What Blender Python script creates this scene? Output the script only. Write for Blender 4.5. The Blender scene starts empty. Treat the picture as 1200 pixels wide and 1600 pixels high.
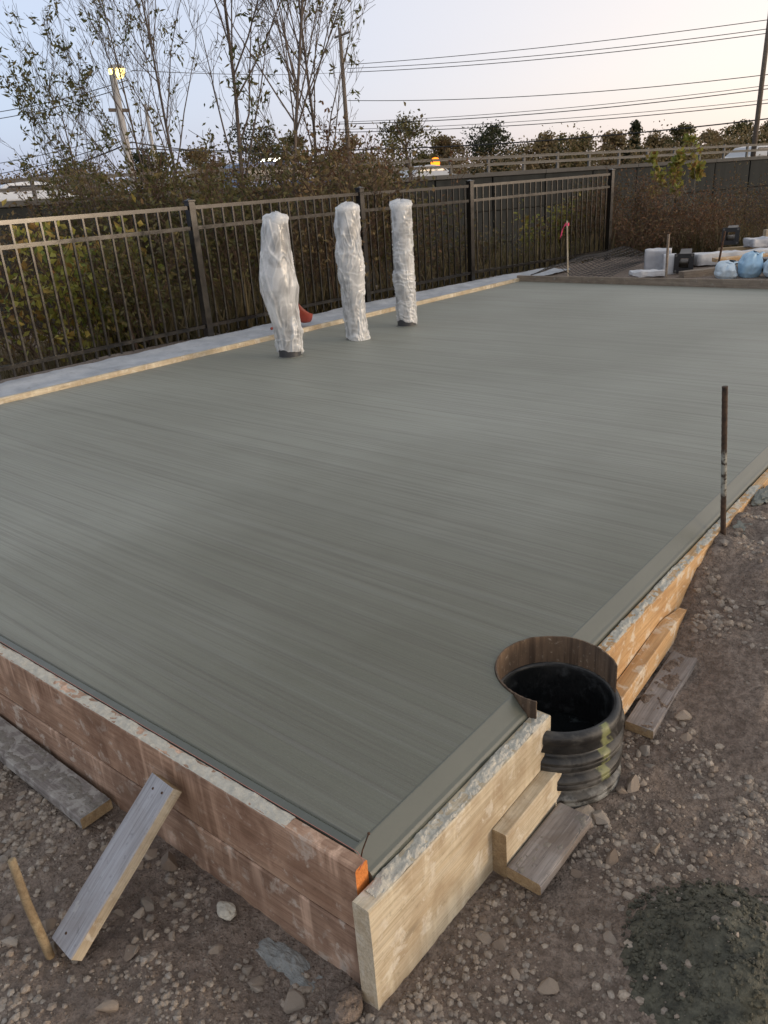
import bpy, bmesh, math, random
import numpy as np
from mathutils import Vector, Matrix

random.seed(7)
RNG = np.random.default_rng(11)
R = math.radians
S = bpy.context.scene
COL = S.collection

# ------------------------------------------------------------------ camera, sky, sun, exposure
# world frame: X across the slab (0 = its right-hand form), Y along it away from the near form, Z up, metres
SLAB_Z = 0.35
CAM = Vector((0.859, -0.852, 1.62))
F_PX, PITCH, ROLL, HEAD = 1202.0, R(22.7), R(-3.9), R(49.2)
_n = Vector((math.sin(HEAD), -math.cos(HEAD))); _d = Vector((math.cos(HEAD), math.sin(HEAD)))
def _toworld(v): return Vector((v[0]*_n.x + v[1]*_n.y, v[0]*_d.x + v[1]*_d.y, v[2]))
_f = Vector((0, math.cos(PITCH), -math.sin(PITCH))); _u = Vector((0, math.sin(PITCH), math.cos(PITCH))); _r = Vector((1, 0, 0))
_r2 = math.cos(ROLL)*_r + math.sin(ROLL)*_u; _u2 = -math.sin(ROLL)*_r + math.cos(ROLL)*_u
CR, CU, CF = _toworld(_r2), _toworld(_u2), _toworld(_f)
cd = bpy.data.cameras.new('camera'); cam = bpy.data.objects.new('camera', cd); COL.objects.link(cam)
cd.sensor_width = 36.0; cd.sensor_fit = 'AUTO'; cd.lens = F_PX/1600*36.0
cd.clip_start = 0.05; cd.clip_end = 5000
M = Matrix((CR, CU, -CF)).transposed().to_4x4(); M.translation = CAM
cam.matrix_world = M
S.camera = cam

SUN_AZ = (0.915, 0.404)          # horizontal direction towards the low sun (to the right of the picture)
SUN_EL = 4.5
W = bpy.data.worlds.new('World'); S.world = W; W.use_nodes = True
wn = W.node_tree; wn.nodes.clear()
def wnode(t, **k):
    n = wn.nodes.new(t)
    for a, b in k.items(): setattr(n, a, b)
    return n
sky = wnode('ShaderNodeTexSky', sky_type='NISHITA')
sky.sun_disc = False; sky.sun_elevation = R(SUN_EL); sky.sun_rotation = math.atan2(SUN_AZ[0], SUN_AZ[1])
sky.air_density = 1.0; sky.dust_density = 2.2; sky.ozone_density = 2.0; sky.altitude = 50
hs = wnode('ShaderNodeHueSaturation'); hs.inputs['Saturation'].default_value = 0.50
bgA = wnode('ShaderNodeBackground'); bgA.inputs['Strength'].default_value = 0.15
# thin twilight veil: pale haze, peach on the sun's side and pale blue on the other, fading to neutral overhead
tc = wnode('ShaderNodeTexCoord'); sep = wnode('ShaderNodeSeparateXYZ'); wn.links.new(tc.outputs['Generated'], sep.inputs[0])
dt = wnode('ShaderNodeVectorMath', operation='DOT_PRODUCT'); wn.links.new(tc.outputs['Generated'], dt.inputs[0])
_a = Vector((SUN_AZ[0], SUN_AZ[1], 0)).normalized(); dt.inputs[1].default_value = _a
mr = wnode('ShaderNodeMapRange', interpolation_type='SMOOTHSTEP'); wn.links.new(dt.outputs['Value'], mr.inputs['Value']); mr.inputs['From Min'].default_value = -0.80; mr.inputs['From Max'].default_value = 0.50
az = wnode('ShaderNodeMix', data_type='RGBA'); wn.links.new(mr.outputs[0], az.inputs[0])
az.inputs[6].default_value = (0.36, 0.46, 0.78, 1); az.inputs[7].default_value = (1.42, 1.14, 0.95, 1)
mz = wnode('ShaderNodeMapRange', interpolation_type='SMOOTHSTEP'); wn.links.new(sep.outputs['Z'], mz.inputs['Value']); mz.inputs['From Min'].default_value = 0.0; mz.inputs['From Max'].default_value = 0.6
rmp = wnode('ShaderNodeMix', data_type='RGBA'); wn.links.new(mz.outputs[0], rmp.inputs[0]); wn.links.new(az.outputs[2], rmp.inputs[6]); rmp.inputs[7].default_value = (0.58, 0.575, 0.585, 1)
bgB = wnode('ShaderNodeBackground'); bgB.inputs['Strength'].default_value = 0.49
add = wnode('ShaderNodeAddShader'); wo = wnode('ShaderNodeOutputWorld')
wn.links.new(sky.outputs[0], hs.inputs['Color']); wn.links.new(hs.outputs[0], bgA.inputs['Color'])
wn.links.new(rmp.outputs[2], bgB.inputs['Color'])
wn.links.new(bgA.outputs[0], add.inputs[0]); wn.links.new(bgB.outputs[0], add.inputs[1]); wn.links.new(add.outputs[0], wo.inputs[0])

sd = bpy.data.lights.new('sun', 'SUN'); sun = bpy.data.objects.new('sun', sd); COL.objects.link(sun)
sd.energy = 0.60; sd.angle = R(12); sd.color = (1.0, 0.77, 0.52)
_sv = Vector((SUN_AZ[0], SUN_AZ[1], math.tan(R(SUN_EL)))).normalized()
sun.rotation_euler = _sv.to_track_quat('Z', 'Y').to_euler()

S.view_settings.view_transform = 'Standard'; S.view_settings.look = 'None'
S.view_settings.exposure = 0.58; S.view_settings.gamma = 1.0; S.view_settings.use_curve_mapping = False
S.render.engine = 'CYCLES'
S.cycles.use_denoising = True
S.cycles.max_bounces = 6; S.cycles.diffuse_bounces = 3; S.cycles.glossy_bounces = 3; S.cycles.transparent_max_bounces = 12
S.cycles.transmission_bounces = 4; S.cycles.caustics_reflective = False; S.cycles.caustics_refractive = False

# ------------------------------------------------------------------ numeric noise
def _h(ix, iy, iz, s):
    n = (ix*374761393 + iy*668265263 + iz*2147483647 + s*974711) & 0xffffffff
    n = ((n ^ (n >> 13))*1274126177) & 0xffffffff
    return ((n ^ (n >> 16)) & 0xffff)/65535.0
def vnoise(x, y, z=0.0, seed=0):
    x = np.asarray(x, float); y = np.asarray(y, float); z = np.asarray(z, float)
    x, y, z = np.broadcast_arrays(x, y, z)
    ix, iy, iz = np.floor(x).astype(np.int64), np.floor(y).astype(np.int64), np.floor(z).astype(np.int64)
    fx, fy, fz = x-ix, y-iy, z-iz
    fx = fx*fx*(3-2*fx); fy = fy*fy*(3-2*fy); fz = fz*fz*(3-2*fz)
    o = 0
    for a in (0, 1):
        wx = fx if a else 1-fx
        for b in (0, 1):
            wy = fy if b else 1-fy
            for c in (0, 1):
                wz = fz if c else 1-fz
                o = o + wx*wy*wz*_h(ix+a, iy+b, iz+c, seed)
    return o*2-1
def fbm(x, y, z=0.0, seed=0, oct=4, gain=0.5):
    o = 0; a = 1.0; t = 0; f = 1.0
    for k in range(oct):
        o = o + a*vnoise(np.asarray(x)*f, np.asarray(y)*f, np.asarray(z)*f, seed+k*17); t += a; a *= gain; f *= 2.03
    return o/t
def sstep(a, b, x):
    t = np.clip((np.asarray(x, float)-a)/(b-a), 0, 1); return t*t*(3-2*t)

# ------------------------------------------------------------------ object helpers
def tag(o, label=None, cat=None, group=None, kind=None):
    if label: o['label'] = label
    if cat: o['category'] = cat
    if group: o['group'] = group
    if kind: o['kind'] = kind
    return o
def thing(name, label, cat, loc=(0, 0, 0), rotz=0.0, group=None):
    o = bpy.data.objects.new(name, None); COL.objects.link(o); o.empty_display_size = 0.1
    o.location = loc; o.rotation_euler = (0, 0, rotz)
    return tag(o, label, cat, group)
def link(name, me, parent=None, loc=None, rot=None):
    o = bpy.data.objects.new(name, me); COL.objects.link(o)
    if parent: o.parent = parent
    if loc is not None: o.location = loc
    if rot is not None: o.rotation_euler = rot
    return o
def setmats(me, mats):
    for m in (mats if isinstance(mats, (list, tuple)) else [mats]): me.materials.append(m)

class MB:
    def __init__(s): s.v = []; s.f = []; s.mi = []
    def add(s, vs, fs, m=0):
        b = len(s.v); s.v += [tuple(p) for p in vs]; s.f += [tuple(b+i for i in f) for f in fs]; s.mi += [m]*len(fs); return s
    def box(s, c, sz, rot=None, m=0, taper=1.0):
        hx, hy, hz = sz[0]/2, sz[1]/2, sz[2]/2; c = Vector(c)
        P = []
        for z in (-1, 1):
            k = taper if z > 0 else 1.0
            for a, b in ((-1, -1), (1, -1), (1, 1), (-1, 1)):
                p = Vector((a*hx*k, b*hy*k, z*hz))
                if rot is not None: p = rot @ p
                P.append(c+p)
        return s.add(P, [(3, 2, 1, 0), (4, 5, 6, 7), (0, 1, 5, 4), (1, 2, 6, 5), (2, 3, 7, 6), (3, 0, 4, 7)], m)
    def bar(s, p, q, w, h, up=Vector((0, 0, 1)), m=0):
        p = Vector(p); q = Vector(q); d = (q-p).normalized(); sx = d.cross(up)
        if sx.length < 1e-4: sx = d.cross(Vector((1, 0, 0)))
        sx.normalize(); uy = sx.cross(d).normalized()
        P = []
        for o in (p, q):
            for a, b in ((-1, -1), (1, -1), (1, 1), (-1, 1)): P.append(o+sx*a*w/2+uy*b*h/2)
        return s.add(P, [(3, 2, 1, 0), (4, 5, 6, 7), (0, 1, 5, 4), (1, 2, 6, 5), (2, 3, 7, 6), (3, 0, 4, 7)], m)
    def tube(s, pts, rad, n=8, caps=True, m=0):
        pts = [Vector(p) for p in pts]; b = len(s.v); k = len(pts)
        if not hasattr(rad, '__len__'): rad = [rad]*k
        t0 = (pts[1]-pts[0]).normalized(); a = t0.orthogonal().normalized()
        for i, p in enumerate(pts):
            t = (pts[min(i+1, k-1)]-pts[max(i-1, 0)]).normalized()
            a = (a-t*a.dot(t)); a = a.normalized() if a.length > 1e-6 else t.orthogonal().normalized()
            c = t.cross(a)
            for j in range(n):
                th = 2*math.pi*j/n; s.v.append(tuple(p+(a*math.cos(th)+c*math.sin(th))*rad[i]))
        for i in range(k-1):
            for j in range(n):
                s.f.append((b+i*n+j, b+i*n+(j+1) % n, b+(i+1)*n+(j+1) % n, b+(i+1)*n+j)); s.mi.append(m)
        if caps:
            s.f.append(tuple(b+j for j in reversed(range(n)))); s.f.append(tuple(b+(k-1)*n+j for j in range(n))); s.mi += [m, m]
        return s
    def lathe(s, prof, n=32, c=(0, 0, 0), m=0, a0=0.0, a1=2*math.pi, close=True):
        b = len(s.v); k = len(prof); cnt = n if close else n+1
        for j in range(cnt):
            th = a0+(a1-a0)*j/n
            for r, z in prof: s.v.append((c[0]+r*math.cos(th), c[1]+r*math.sin(th), c[2]+z))
        for j in range(n):
            j2 = (j+1) % cnt
            for i in range(k-1):
                s.f.append((b+j*k+i, b+j2*k+i, b+j2*k+i+1, b+j*k+i+1)); s.mi.append(m)
        return s
    def mesh(s, name, mats, smooth=False):
        me = bpy.data.meshes.new(name); me.from_pydata(s.v, [], s.f); setmats(me, mats)
        me.polygons.foreach_set('material_index', s.mi)
        if smooth: me.polygons.foreach_set('use_smooth', [True]*len(s.f))
        me.update(); return me
    def build(s, name, mats, parent=None, smooth=False, loc=None, rot=None):
        return link(name, s.mesh(name, mats, smooth), parent, loc, rot)

def bevel(o, w=0.003, seg=2, ang=35):
    md = o.modifiers.new('bevel', 'BEVEL'); md.width = w; md.segments = seg; md.limit_method = 'ANGLE'; md.angle_limit = R(ang); return o
def npmesh(name, V, F, mats, smooth=False):
    """V (n,3), F (m,3|4) numpy -> mesh"""
    me = bpy.data.meshes.new(name); k = F.shape[1]
    me.vertices.add(len(V)); me.vertices.foreach_set('co', V.astype(np.float32).ravel())
    me.loops.add(F.size); me.loops.foreach_set('vertex_index', F.astype(np.int32).ravel())
    me.polygons.add(len(F)); me.polygons.foreach_set('loop_start', np.arange(0, F.size, k, dtype=np.int32))
    me.polygons.foreach_set('use_smooth', np.full(len(F), smooth))
    setmats(me, mats); me.update(calc_edges=True); me.validate(); return me

# ------------------------------------------------------------------ materials
class NT:
    def __init__(s, name):
        s.m = bpy.data.materials.new(name); s.m.use_nodes = True; s.t = s.m.node_tree; s.t.nodes.clear()
        s.out = s.n('ShaderNodeOutputMaterial')
    def n(s, t, **k):
        x = s.t.nodes.new(t)
        for a, b in k.items(): setattr(x, a, b)
        return x
    def l(s, a, b): s.t.links.new(a, b)
    def put(s, sock, v):
        if hasattr(v, 'node'): s.l(v, sock)
        elif isinstance(v, (tuple, list)) and len(v) == 3 and sock.type == 'RGBA': sock.default_value = (*v, 1)
        else: sock.default_value = v
    def co(s, scale=(1, 1, 1), kind='Object', loc=(0, 0, 0), rnd=False):
        t = s.n('ShaderNodeTexCoord'); mp = s.n('ShaderNodeMapping'); s.l(t.outputs[kind], mp.inputs[0])
        mp.inputs['Scale'].default_value = scale; mp.inputs['Location'].default_value = loc
        if rnd:
            oi = s.n('ShaderNodeObjectInfo'); ml = s.n('ShaderNodeMath', operation='MULTIPLY'); ml.inputs[1].default_value = 37.0
            s.l(oi.outputs['Random'], ml.inputs[0]); cb = s.n('ShaderNodeCombineXYZ')
            for i in range(3): s.l(ml.outputs[0], cb.inputs[i])
            s.l(cb.outputs[0], mp.inputs['Location'])
        return mp.outputs[0]
    def noise(s, vec, scale=5, detail=4, rough=0.55, dist=0.0):
        x = s.n('ShaderNodeTexNoise'); s.l(vec, x.inputs['Vector']); x.inputs['Scale'].default_value = scale
        x.inputs['Detail'].default_value = detail; x.inputs['Roughness'].default_value = rough; x.inputs['Distortion'].default_value = dist
        return x.outputs['Fac']
    def voro(s, vec, scale=5, feat='F1'):
        x = s.n('ShaderNodeTexVoronoi', feature=feat); s.l(vec, x.inputs['Vector']); x.inputs['Scale'].default_value = scale
        return x
    def ramp(s, fac, stops, interp='LINEAR'):
        x = s.n('ShaderNodeValToRGB'); s.l(fac, x.inputs[0]); c = x.color_ramp; c.interpolation = interp
        while len(c.elements) < len(stops): c.elements.new(0.5)
        for el, (p, col) in zip(c.elements, stops):
            el.position = p; el.color = (col, col, col, 1) if not isinstance(col, (tuple, list)) else (*col, 1)
        return x.outputs[0]
    def mix(s, fac, a, b, mode='MIX'):
        x = s.n('ShaderNodeMix', data_type='RGBA', blend_type=mode)
        s.put(x.inputs[0], fac); s.put(x.inputs[6], a); s.put(x.inputs[7], b); return x.outputs[2]
    def math(s, op, a, b=0.0, clamp=False):
        x = s.n('ShaderNodeMath', operation=op, use_clamp=clamp); s.put(x.inputs[0], a); s.put(x.inputs[1], b); return x.outputs[0]
    def bump(s, h, strength=0.5, dist=0.01, nrm=None):
        x = s.n('ShaderNodeBump'); s.l(h, x.inputs['Height']); x.inputs['Strength'].default_value = strength; x.inputs['Distance'].default_value = dist
        if nrm is not None: s.l(nrm, x.inputs['Normal'])
        return x.outputs[0]
    def bsdf(s, col, rough=0.6, metal=0.0, nrm=None, spec=0.5, **k):
        b = s.n('ShaderNodeBsdfPrincipled'); s.put(b.inputs['Base Color'], col); s.put(b.inputs['Roughness'], rough)
        s.put(b.inputs['Metallic'], metal); s.put(b.inputs['Specular IOR Level'], spec)
        if nrm is not None: s.l(nrm, b.inputs['Normal'])
        for a, v in k.items(): s.put(b.inputs[a], v)
        s.b = b; s.l(b.outputs[0], s.out.inputs[0]); return s.m
    def island(s): return s.n('ShaderNodeNewGeometry').outputs['Random Per Island']
    def objrand(s): return s.n('ShaderNodeObjectInfo').outputs['Random']
    def sepv(s, vec):
        x = s.n('ShaderNodeSeparateXYZ'); s.l(vec, x.inputs[0]); return x.outputs

def plain(name, col, rough=0.6, metal=0.0, var=0.12, scale=20, spec=0.5, bump=0.0):
    t = NT(name); v = t.co(); n = t.noise(v, scale, 4)
    c = t.mix(n, tuple(x*(1-var) for x in col), tuple(min(1, x*(1+var)) for x in col))
    nr = t.bump(t.noise(v, scale*4, 3), bump, 0.004) if bump else None
    return t.bsdf(c, rough, metal, nr, spec)

def wood(name, light, dark, stain, stain_amt=0.5, rough=0.8, conc=0.0, conc_col=(0.34, 0.34, 0.31), gscale=1.0, drip=0.0):
    t = NT(name)
    v = t.co((1, 1, 1), rnd=True); vg = t.co((2.2*gscale, 42*gscale, 42*gscale), rnd=True)
    g = t.noise(vg, 1.0, 5, 0.6, 1.2)
    g2 = t.noise(t.co((6*gscale, 190*gscale, 190*gscale), rnd=True), 1.0, 3, 0.6, 0.3)
    c = t.mix(t.ramp(g, [(0.3, 0.0), (0.68, 1.0)]), dark, light)
    c = t.mix(t.math('MULTIPLY', t.ramp(g2, [(0.35, 1.0), (0.55, 0.0)]), 0.45), c, tuple(x*0.55 for x in dark))
    bl = t.ramp(t.noise(v, 7, 5, 0.62, 0.6), [(0.42, 0.0), (0.66, 1.0)])
    c = t.mix(t.math('MULTIPLY', bl, stain_amt), c, stain)
    # knots
    kn = t.voro(t.co((3.1, 11, 11), rnd=True), 1.0); kd = t.ramp(kn.outputs['Distance'], [(0.05, 1.0), (0.16, 0.0)])
    c = t.mix(t.math('MULTIPLY', kd, 0.55), c, tuple(x*0.4 for x in dark))
    sp = t.ramp(t.noise(v, 60, 3, 0.7), [(0.60, 0.0), (0.72, 1.0)])
    c = t.mix(t.math('MULTIPLY', sp, 0.35), c, tuple(x*0.35 for x in dark))
    if conc > 0:
        cm = t.ramp(t.noise(v, 16, 6, 0.68, 0.4), [(0.66-conc*0.3, 0.0), (0.74-conc*0.3, 1.0)])
        cc = t.mix(t.noise(v, 80, 3), tuple(x*0.75 for x in conc_col), tuple(min(1, x*1.25) for x in conc_col))
        c = t.mix(t.math('MULTIPLY', cm, 0.85), c, cc)
    if drip > 0:      # water and grout runs down the face
        dn = t.ramp(t.noise(t.co((26, 26, 1.6), rnd=True), 1.0, 4, 0.6, 0.4), [(0.48, 0.0), (0.62, 1.0)]); dm = t.ramp(t.noise(t.co((2.4, 2.4, 3), rnd=True), 1.0, 3), [(0.46, 0.0), (0.58, 1.0)])
        c = t.mix(t.math('MULTIPLY', t.math('MULTIPLY', dn, dm), 0.75*drip), c, tuple(min(1, x*1.5+0.03) for x in light))
        wet = t.ramp(t.noise(t.co((3.2, 3.2, 1.1), rnd=True), 1.0, 4, 0.6, 0.5), [(0.50, 0.0), (0.60, 1.0)])
        c = t.mix(t.math('MULTIPLY', wet, 0.6*drip), c, tuple(x*0.55 for x in dark))
    h = t.math('ADD', t.math('MULTIPLY', g, 0.7), t.math('MULTIPLY', g2, 0.3))
    return t.bsdf(c, rough, 0, t.bump(h, 0.55, 0.004), 0.3)

MAT = {}
# broom-finished wet concrete
def concrete_broom():
    t = NT('broomed_concrete')
    v = t.co()
    x, y, z = t.sepv(v)[:3]
    big = t.noise(v, 0.55, 4, 0.5, 0.3)
    med = t.noise(t.co((0.8, 1.3, 1)), 1.0, 4, 0.5, 0.2)
    fine = t.noise(t.co((0.7, 84, 1)), 1.0, 5, 0.75, 0.0)
    fine2 = t.noise(t.co((0.25, 30, 1)), 1.0, 4, 0.7, 0.0)
    pn = t.n('ShaderNodeTexWhiteNoise', noise_dimensions='1D')
    wob = t.math('MULTIPLY', t.noise(t.co((0.7, 0.3, 1)), 1.0, 2), 0.10)
    t.l(t.math('FLOOR', t.math('DIVIDE', t.math('ADD', y, wob), 0.62)), pn.inputs['W'])
    passes = pn.outputs['Value']
    str3 = t.noise(t.co((0.12, 11, 1)), 1.0, 4, 0.62, 0.0)
    c = t.mix(med, (0.262, 0.268, 0.222), (0.296, 0.302, 0.256))
    c = t.mix(t.math('MULTIPLY', t.ramp(big, [(0.40, 0.0), (0.62, 1.0)]), 0.30), c, (0.138, 0.136, 0.100))
    # damp olive concrete round pipe and corner, painted darker for weaker sky reflection
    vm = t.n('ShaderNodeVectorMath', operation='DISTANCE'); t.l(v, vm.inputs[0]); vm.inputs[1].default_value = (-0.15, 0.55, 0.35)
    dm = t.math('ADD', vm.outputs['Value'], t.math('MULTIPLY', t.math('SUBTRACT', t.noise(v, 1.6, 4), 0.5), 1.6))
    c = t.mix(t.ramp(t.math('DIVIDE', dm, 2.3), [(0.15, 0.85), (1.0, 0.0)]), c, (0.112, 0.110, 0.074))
    c = t.mix(t.math('MULTIPLY', passes, 0.08), c, (0.25, 0.255, 0.235))
    c = t.mix(t.ramp(fine, [(0.36, 0.42), (0.54, 0.0)]), c, (0.084, 0.070, 0.056))
    c = t.mix(t.ramp(fine2, [(0.54, 0.0), (0.74, 0.18)]), c, (0.29, 0.30, 0.275))
    c = t.mix(t.ramp(fine2, [(0.28, 0.15), (0.45, 0.0)]), c, (0.080, 0.082, 0.062))
    c = t.mix(t.ramp(str3, [(0.30, 0.12), (0.44, 0.0)]), c, (0.085, 0.088, 0.072))
    c = t.mix(t.ramp(str3, [(0.58, 0.0), (0.74, 0.10)]), c, (0.30, 0.31, 0.28))
    c = t.mix(t.ramp(t.noise(v, 260, 2), [(0.58, 0.0), (0.75, 0.25)]), c, (0.30, 0.30, 0.27))
    h = t.math('ADD', t.math('MULTIPLY', fine, 0.8), t.math('MULTIPLY', fine2, 0.55))
    h = t.math('ADD', h, t.math('MULTIPLY', t.noise(v, 140, 3), 0.25))
    r = t.ramp(t.math('ADD', t.math('MULTIPLY', big, 0.7), t.math('MULTIPLY', passes, 0.25)), [(0.3, 0.52), (0.75, 0.66)])
    return t.bsdf(c, r, 0, t.bump(h, 0.8, 0.0034), 0.65)
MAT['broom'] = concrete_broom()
def concrete_smooth():
    t = NT('trowelled_concrete'); v = t.co()
    c = t.mix(t.noise(v, 2.2, 5, 0.6, 0.5), (0.075, 0.082, 0.066), (0.108, 0.116, 0.097))
    c = t.mix(t.ramp(t.noise(t.co((30, 1.5, 60)), 1, 3), [(0.55, 0.0), (0.75, 0.25)]), c, (0.14, 0.145, 0.13))
    return t.bsdf(c, 0.36, 0, t.bump(t.noise(v, 90, 4), 0.10, 0.003), 0.7)
MAT['smooth'] = concrete_smooth()
MAT['splat'] = plain('dried_concrete', (0.50, 0.47, 0.40), 0.85, var=0.35, scale=60, spec=0.2, bump=0.5)
MAT['grit'] = plain('grit_and_dried_grout', (0.24, 0.22, 0.195), 0.9, var=0.45, scale=70, spec=0.2, bump=0.6)
MAT['spill'] = plain('set_concrete_spill', (0.26, 0.265, 0.255), 0.85, var=0.5, scale=45, spec=0.2, bump=1.0)
MAT['splat_wet'] = plain('wet_concrete_crumbs', (0.17, 0.175, 0.15), 0.6, var=0.35, scale=60, bump=0.5)

def dirt():
    t = NT('gravelly_dirt'); v = t.co()
    a = t.noise(v, 2.3, 6, 0.6, 0.3); b = t.noise(v, 38, 6, 0.72); c3 = t.noise(v, 210, 4, 0.7)
    c = t.mix(t.ramp(a, [(0.3, 0.0), (0.7, 1.0)]), (0.270, 0.205, 0.165), (0.430, 0.350, 0.290))
    c = t.mix(t.ramp(b, [(0.38, 0.75), (0.60, 0.0)]), c, (0.115, 0.088, 0.070))
    c = t.mix(t.ramp(t.noise(v, 120, 5, 0.75), [(0.50, 0.0), (0.62, 0.6)]), c, (0.135, 0.102, 0.082))
    c = t.mix(t.ramp(b, [(0.58, 0.0), (0.74, 0.55)]), c, (0.42, 0.36, 0.31))
    vo = t.voro(v, 85); cell = t.ramp(vo.outputs['Distance'], [(0.15, 1.0), (0.42, 0.0)])
    pick = t.ramp(t.n('ShaderNodeSeparateColor').outputs[0], [(0.5, 0), (0.6, 1)]) if 0 else None
    c = t.mix(t.math('MULTIPLY', cell, t.ramp(c3, [(0.45, 0.0), (0.6, 0.55)])), c, (0.38, 0.33, 0.275))
    h = t.math('ADD', t.math('MULTIPLY', b, 1.0), t.math('MULTIPLY', c3, 0.35)); h = t.math('ADD', h, t.math('MULTIPLY', cell, 0.35))
    return t.bsdf(c, t.ramp(a, [(0.3, 0.72), (0.7, 0.95)]), 0, t.bump(h, 1.0, 0.018), 0.25)
MAT['dirt'] = dirt()
def stone():
    t = NT('stone'); v = t.co()
    k = t.math('FRACT', t.math('ADD', t.island(), t.objrand()))
    c = t.ramp(k, [(0.0, (0.20, 0.152, 0.118)), (0.18, (0.36, 0.295, 0.235)), (0.36, (0.27, 0.245, 0.215)), (0.52, (0.43, 0.355, 0.285)), (0.68, (0.22, 0.195, 0.170)), (0.90, (0.48, 0.41, 0.335)), (1.0, (0.34, 0.315, 0.285))])
    n = t.noise(v, 110, 4, 0.65)
    c = t.mix(t.ramp(n, [(0.35, 0.65), (0.65, 0.0)]), c, (0.17, 0.132, 0.102))
    return t.bsdf(c, 0.85, 0, t.bump(n, 0.4, 0.003), 0.3)
MAT['stone'] = stone()
def wetsoil():
    t = NT('wet_grout'); v = t.co(); b = t.noise(v, 30, 6, 0.72); g = t.noise(v, 9, 4)
    c = t.mix(t.ramp(b, [(0.35, 0.0), (0.66, 1.0)]), (0.040, 0.040, 0.030), (0.150, 0.144, 0.105))
    c = t.mix(t.ramp(g, [(0.55, 0.0), (0.75, 0.5)]), c, (0.13, 0.105, 0.055))
    return t.bsdf(c, 0.6, 0, t.bump(b, 1.0, 0.015), 0.4)
MAT['grout'] = wetsoil()

MAT['w_front'] = wood('reused_red_brown_lumber', (0.56, 0.375, 0.265), (0.36, 0.215, 0.140), (0.19, 0.102, 0.064), 0.80, 0.7, 0.34, (0.54, 0.44, 0.36), 1.0, 0.9)
MAT['w_front2'] = wood('reused_dark_brown_lumber', (0.52, 0.355, 0.255), (0.33, 0.20, 0.135), (0.18, 0.104, 0.070), 0.75, 0.75, 0.38, (0.56, 0.47, 0.39), 1.0, 1.0)
MAT['w_pale'] = wood('pale_spruce_board', (0.68, 0.60, 0.46), (0.53, 0.43, 0.29), (0.34, 0.245, 0.150), 0.70, 0.75, 0.34, (0.66, 0.60, 0.50), 1.0, 0.35)
MAT['w_orange'] = wood('fresh_orange_pine', (0.68, 0.46, 0.25), (0.52, 0.31, 0.14), (0.36, 0.20, 0.09), 0.5, 0.72, 0.46, (0.66, 0.58, 0.46), 1.0)
MAT['w_tan'] = wood('tan_lumber', (0.50, 0.385, 0.235), (0.32, 0.22, 0.12), (0.19, 0.135, 0.09), 0.55, 0.8, 0.15, (0.36, 0.33, 0.29))
MAT['w_mottle'] = wood('mottled_grey_lumber', (0.36, 0.33, 0.31), (0.19, 0.165, 0.15), (0.09, 0.08, 0.075), 0.75, 0.85, 0.55, (0.40, 0.38, 0.35))
MAT['w_grey'] = wood('weathered_grey_lumber', (0.36, 0.33, 0.315), (0.20, 0.175, 0.16), (0.15, 0.115, 0.09), 0.55, 0.85, 0.22, (0.30, 0.29, 0.28))
MAT['w_greyblue'] = wood('weathered_blue_grey_board', (0.45, 0.455, 0.49), (0.30, 0.29, 0.30), (0.22, 0.19, 0.17), 0.35, 0.85, 0.05, (0.42, 0.41, 0.40))
MAT['w_stake'] = wood('stake_wood', (0.46, 0.36, 0.22), (0.27, 0.185, 0.10), (0.15, 0.11, 0.07), 0.5, 0.85, 0.2, (0.28, 0.24, 0.2))
MAT['w_far'] = wood('grey_brown_far_board', (0.33, 0.28, 0.225), (0.21, 0.165, 0.125), (0.14, 0.11, 0.09), 0.5, 0.85, 0.2, (0.30, 0.29, 0.26))
MAT['w_endred'] = wood('freshly_sawn_orange_end', (0.75, 0.28, 0.075), (0.62, 0.20, 0.05), (0.52, 0.15, 0.035), 0.3, 0.7)

def fence_paint():
    t = NT('black_bronze_powder_coat'); v = t.co()
    n = t.noise(v, 14, 4, 0.6)
    c = t.mix(n, (0.006, 0.0055, 0.005), (0.011, 0.0095, 0.008))
    return t.bsdf(c, t.ramp(n, [(0.3, 0.14), (0.7, 0.24)]), 0, t.bump(t.noise(v, 160, 2), 0.04, 0.002), 0.6)
MAT['fence'] = fence_paint()
def rust():
    t = NT('rusty_steel'); v = t.co(); n = t.noise(v, 60, 5, 0.65)
    c = t.mix(t.ramp(n, [(0.35, 0), (0.65, 1)]), (0.045, 0.028, 0.020), (0.13, 0.065, 0.035))
    return t.bsdf(c, 0.75, 0.35, t.bump(n, 0.5, 0.002), 0.4)
MAT['rust'] = rust()
def rebar_m():
    t = NT('steel_pin_with_dried_grout'); v = t.co(); x, y, z = t.sepv(v)[:3]; n = t.noise(v, 45, 5, 0.65)
    c = t.mix(t.ramp(n, [(0.35, 0), (0.65, 1)]), (0.035, 0.024, 0.018), (0.095, 0.058, 0.038))
    band = t.math('MULTIPLY', t.ramp(t.math('ADD', z, t.math('MULTIPLY', n, 0.12)), [(0.24, 0.0), (0.28, 1.0), (0.42, 1.0), (0.44, 0.0)]), t.ramp(n, [(0.38, 0.0), (0.5, 1.0)]))
    c = t.mix(band, c, (0.32, 0.32, 0.28))
    return t.bsdf(c, 0.75, 0.2, t.bump(n, 0.5, 0.003), 0.4)
MAT['rebar'] = rebar_m()
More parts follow.
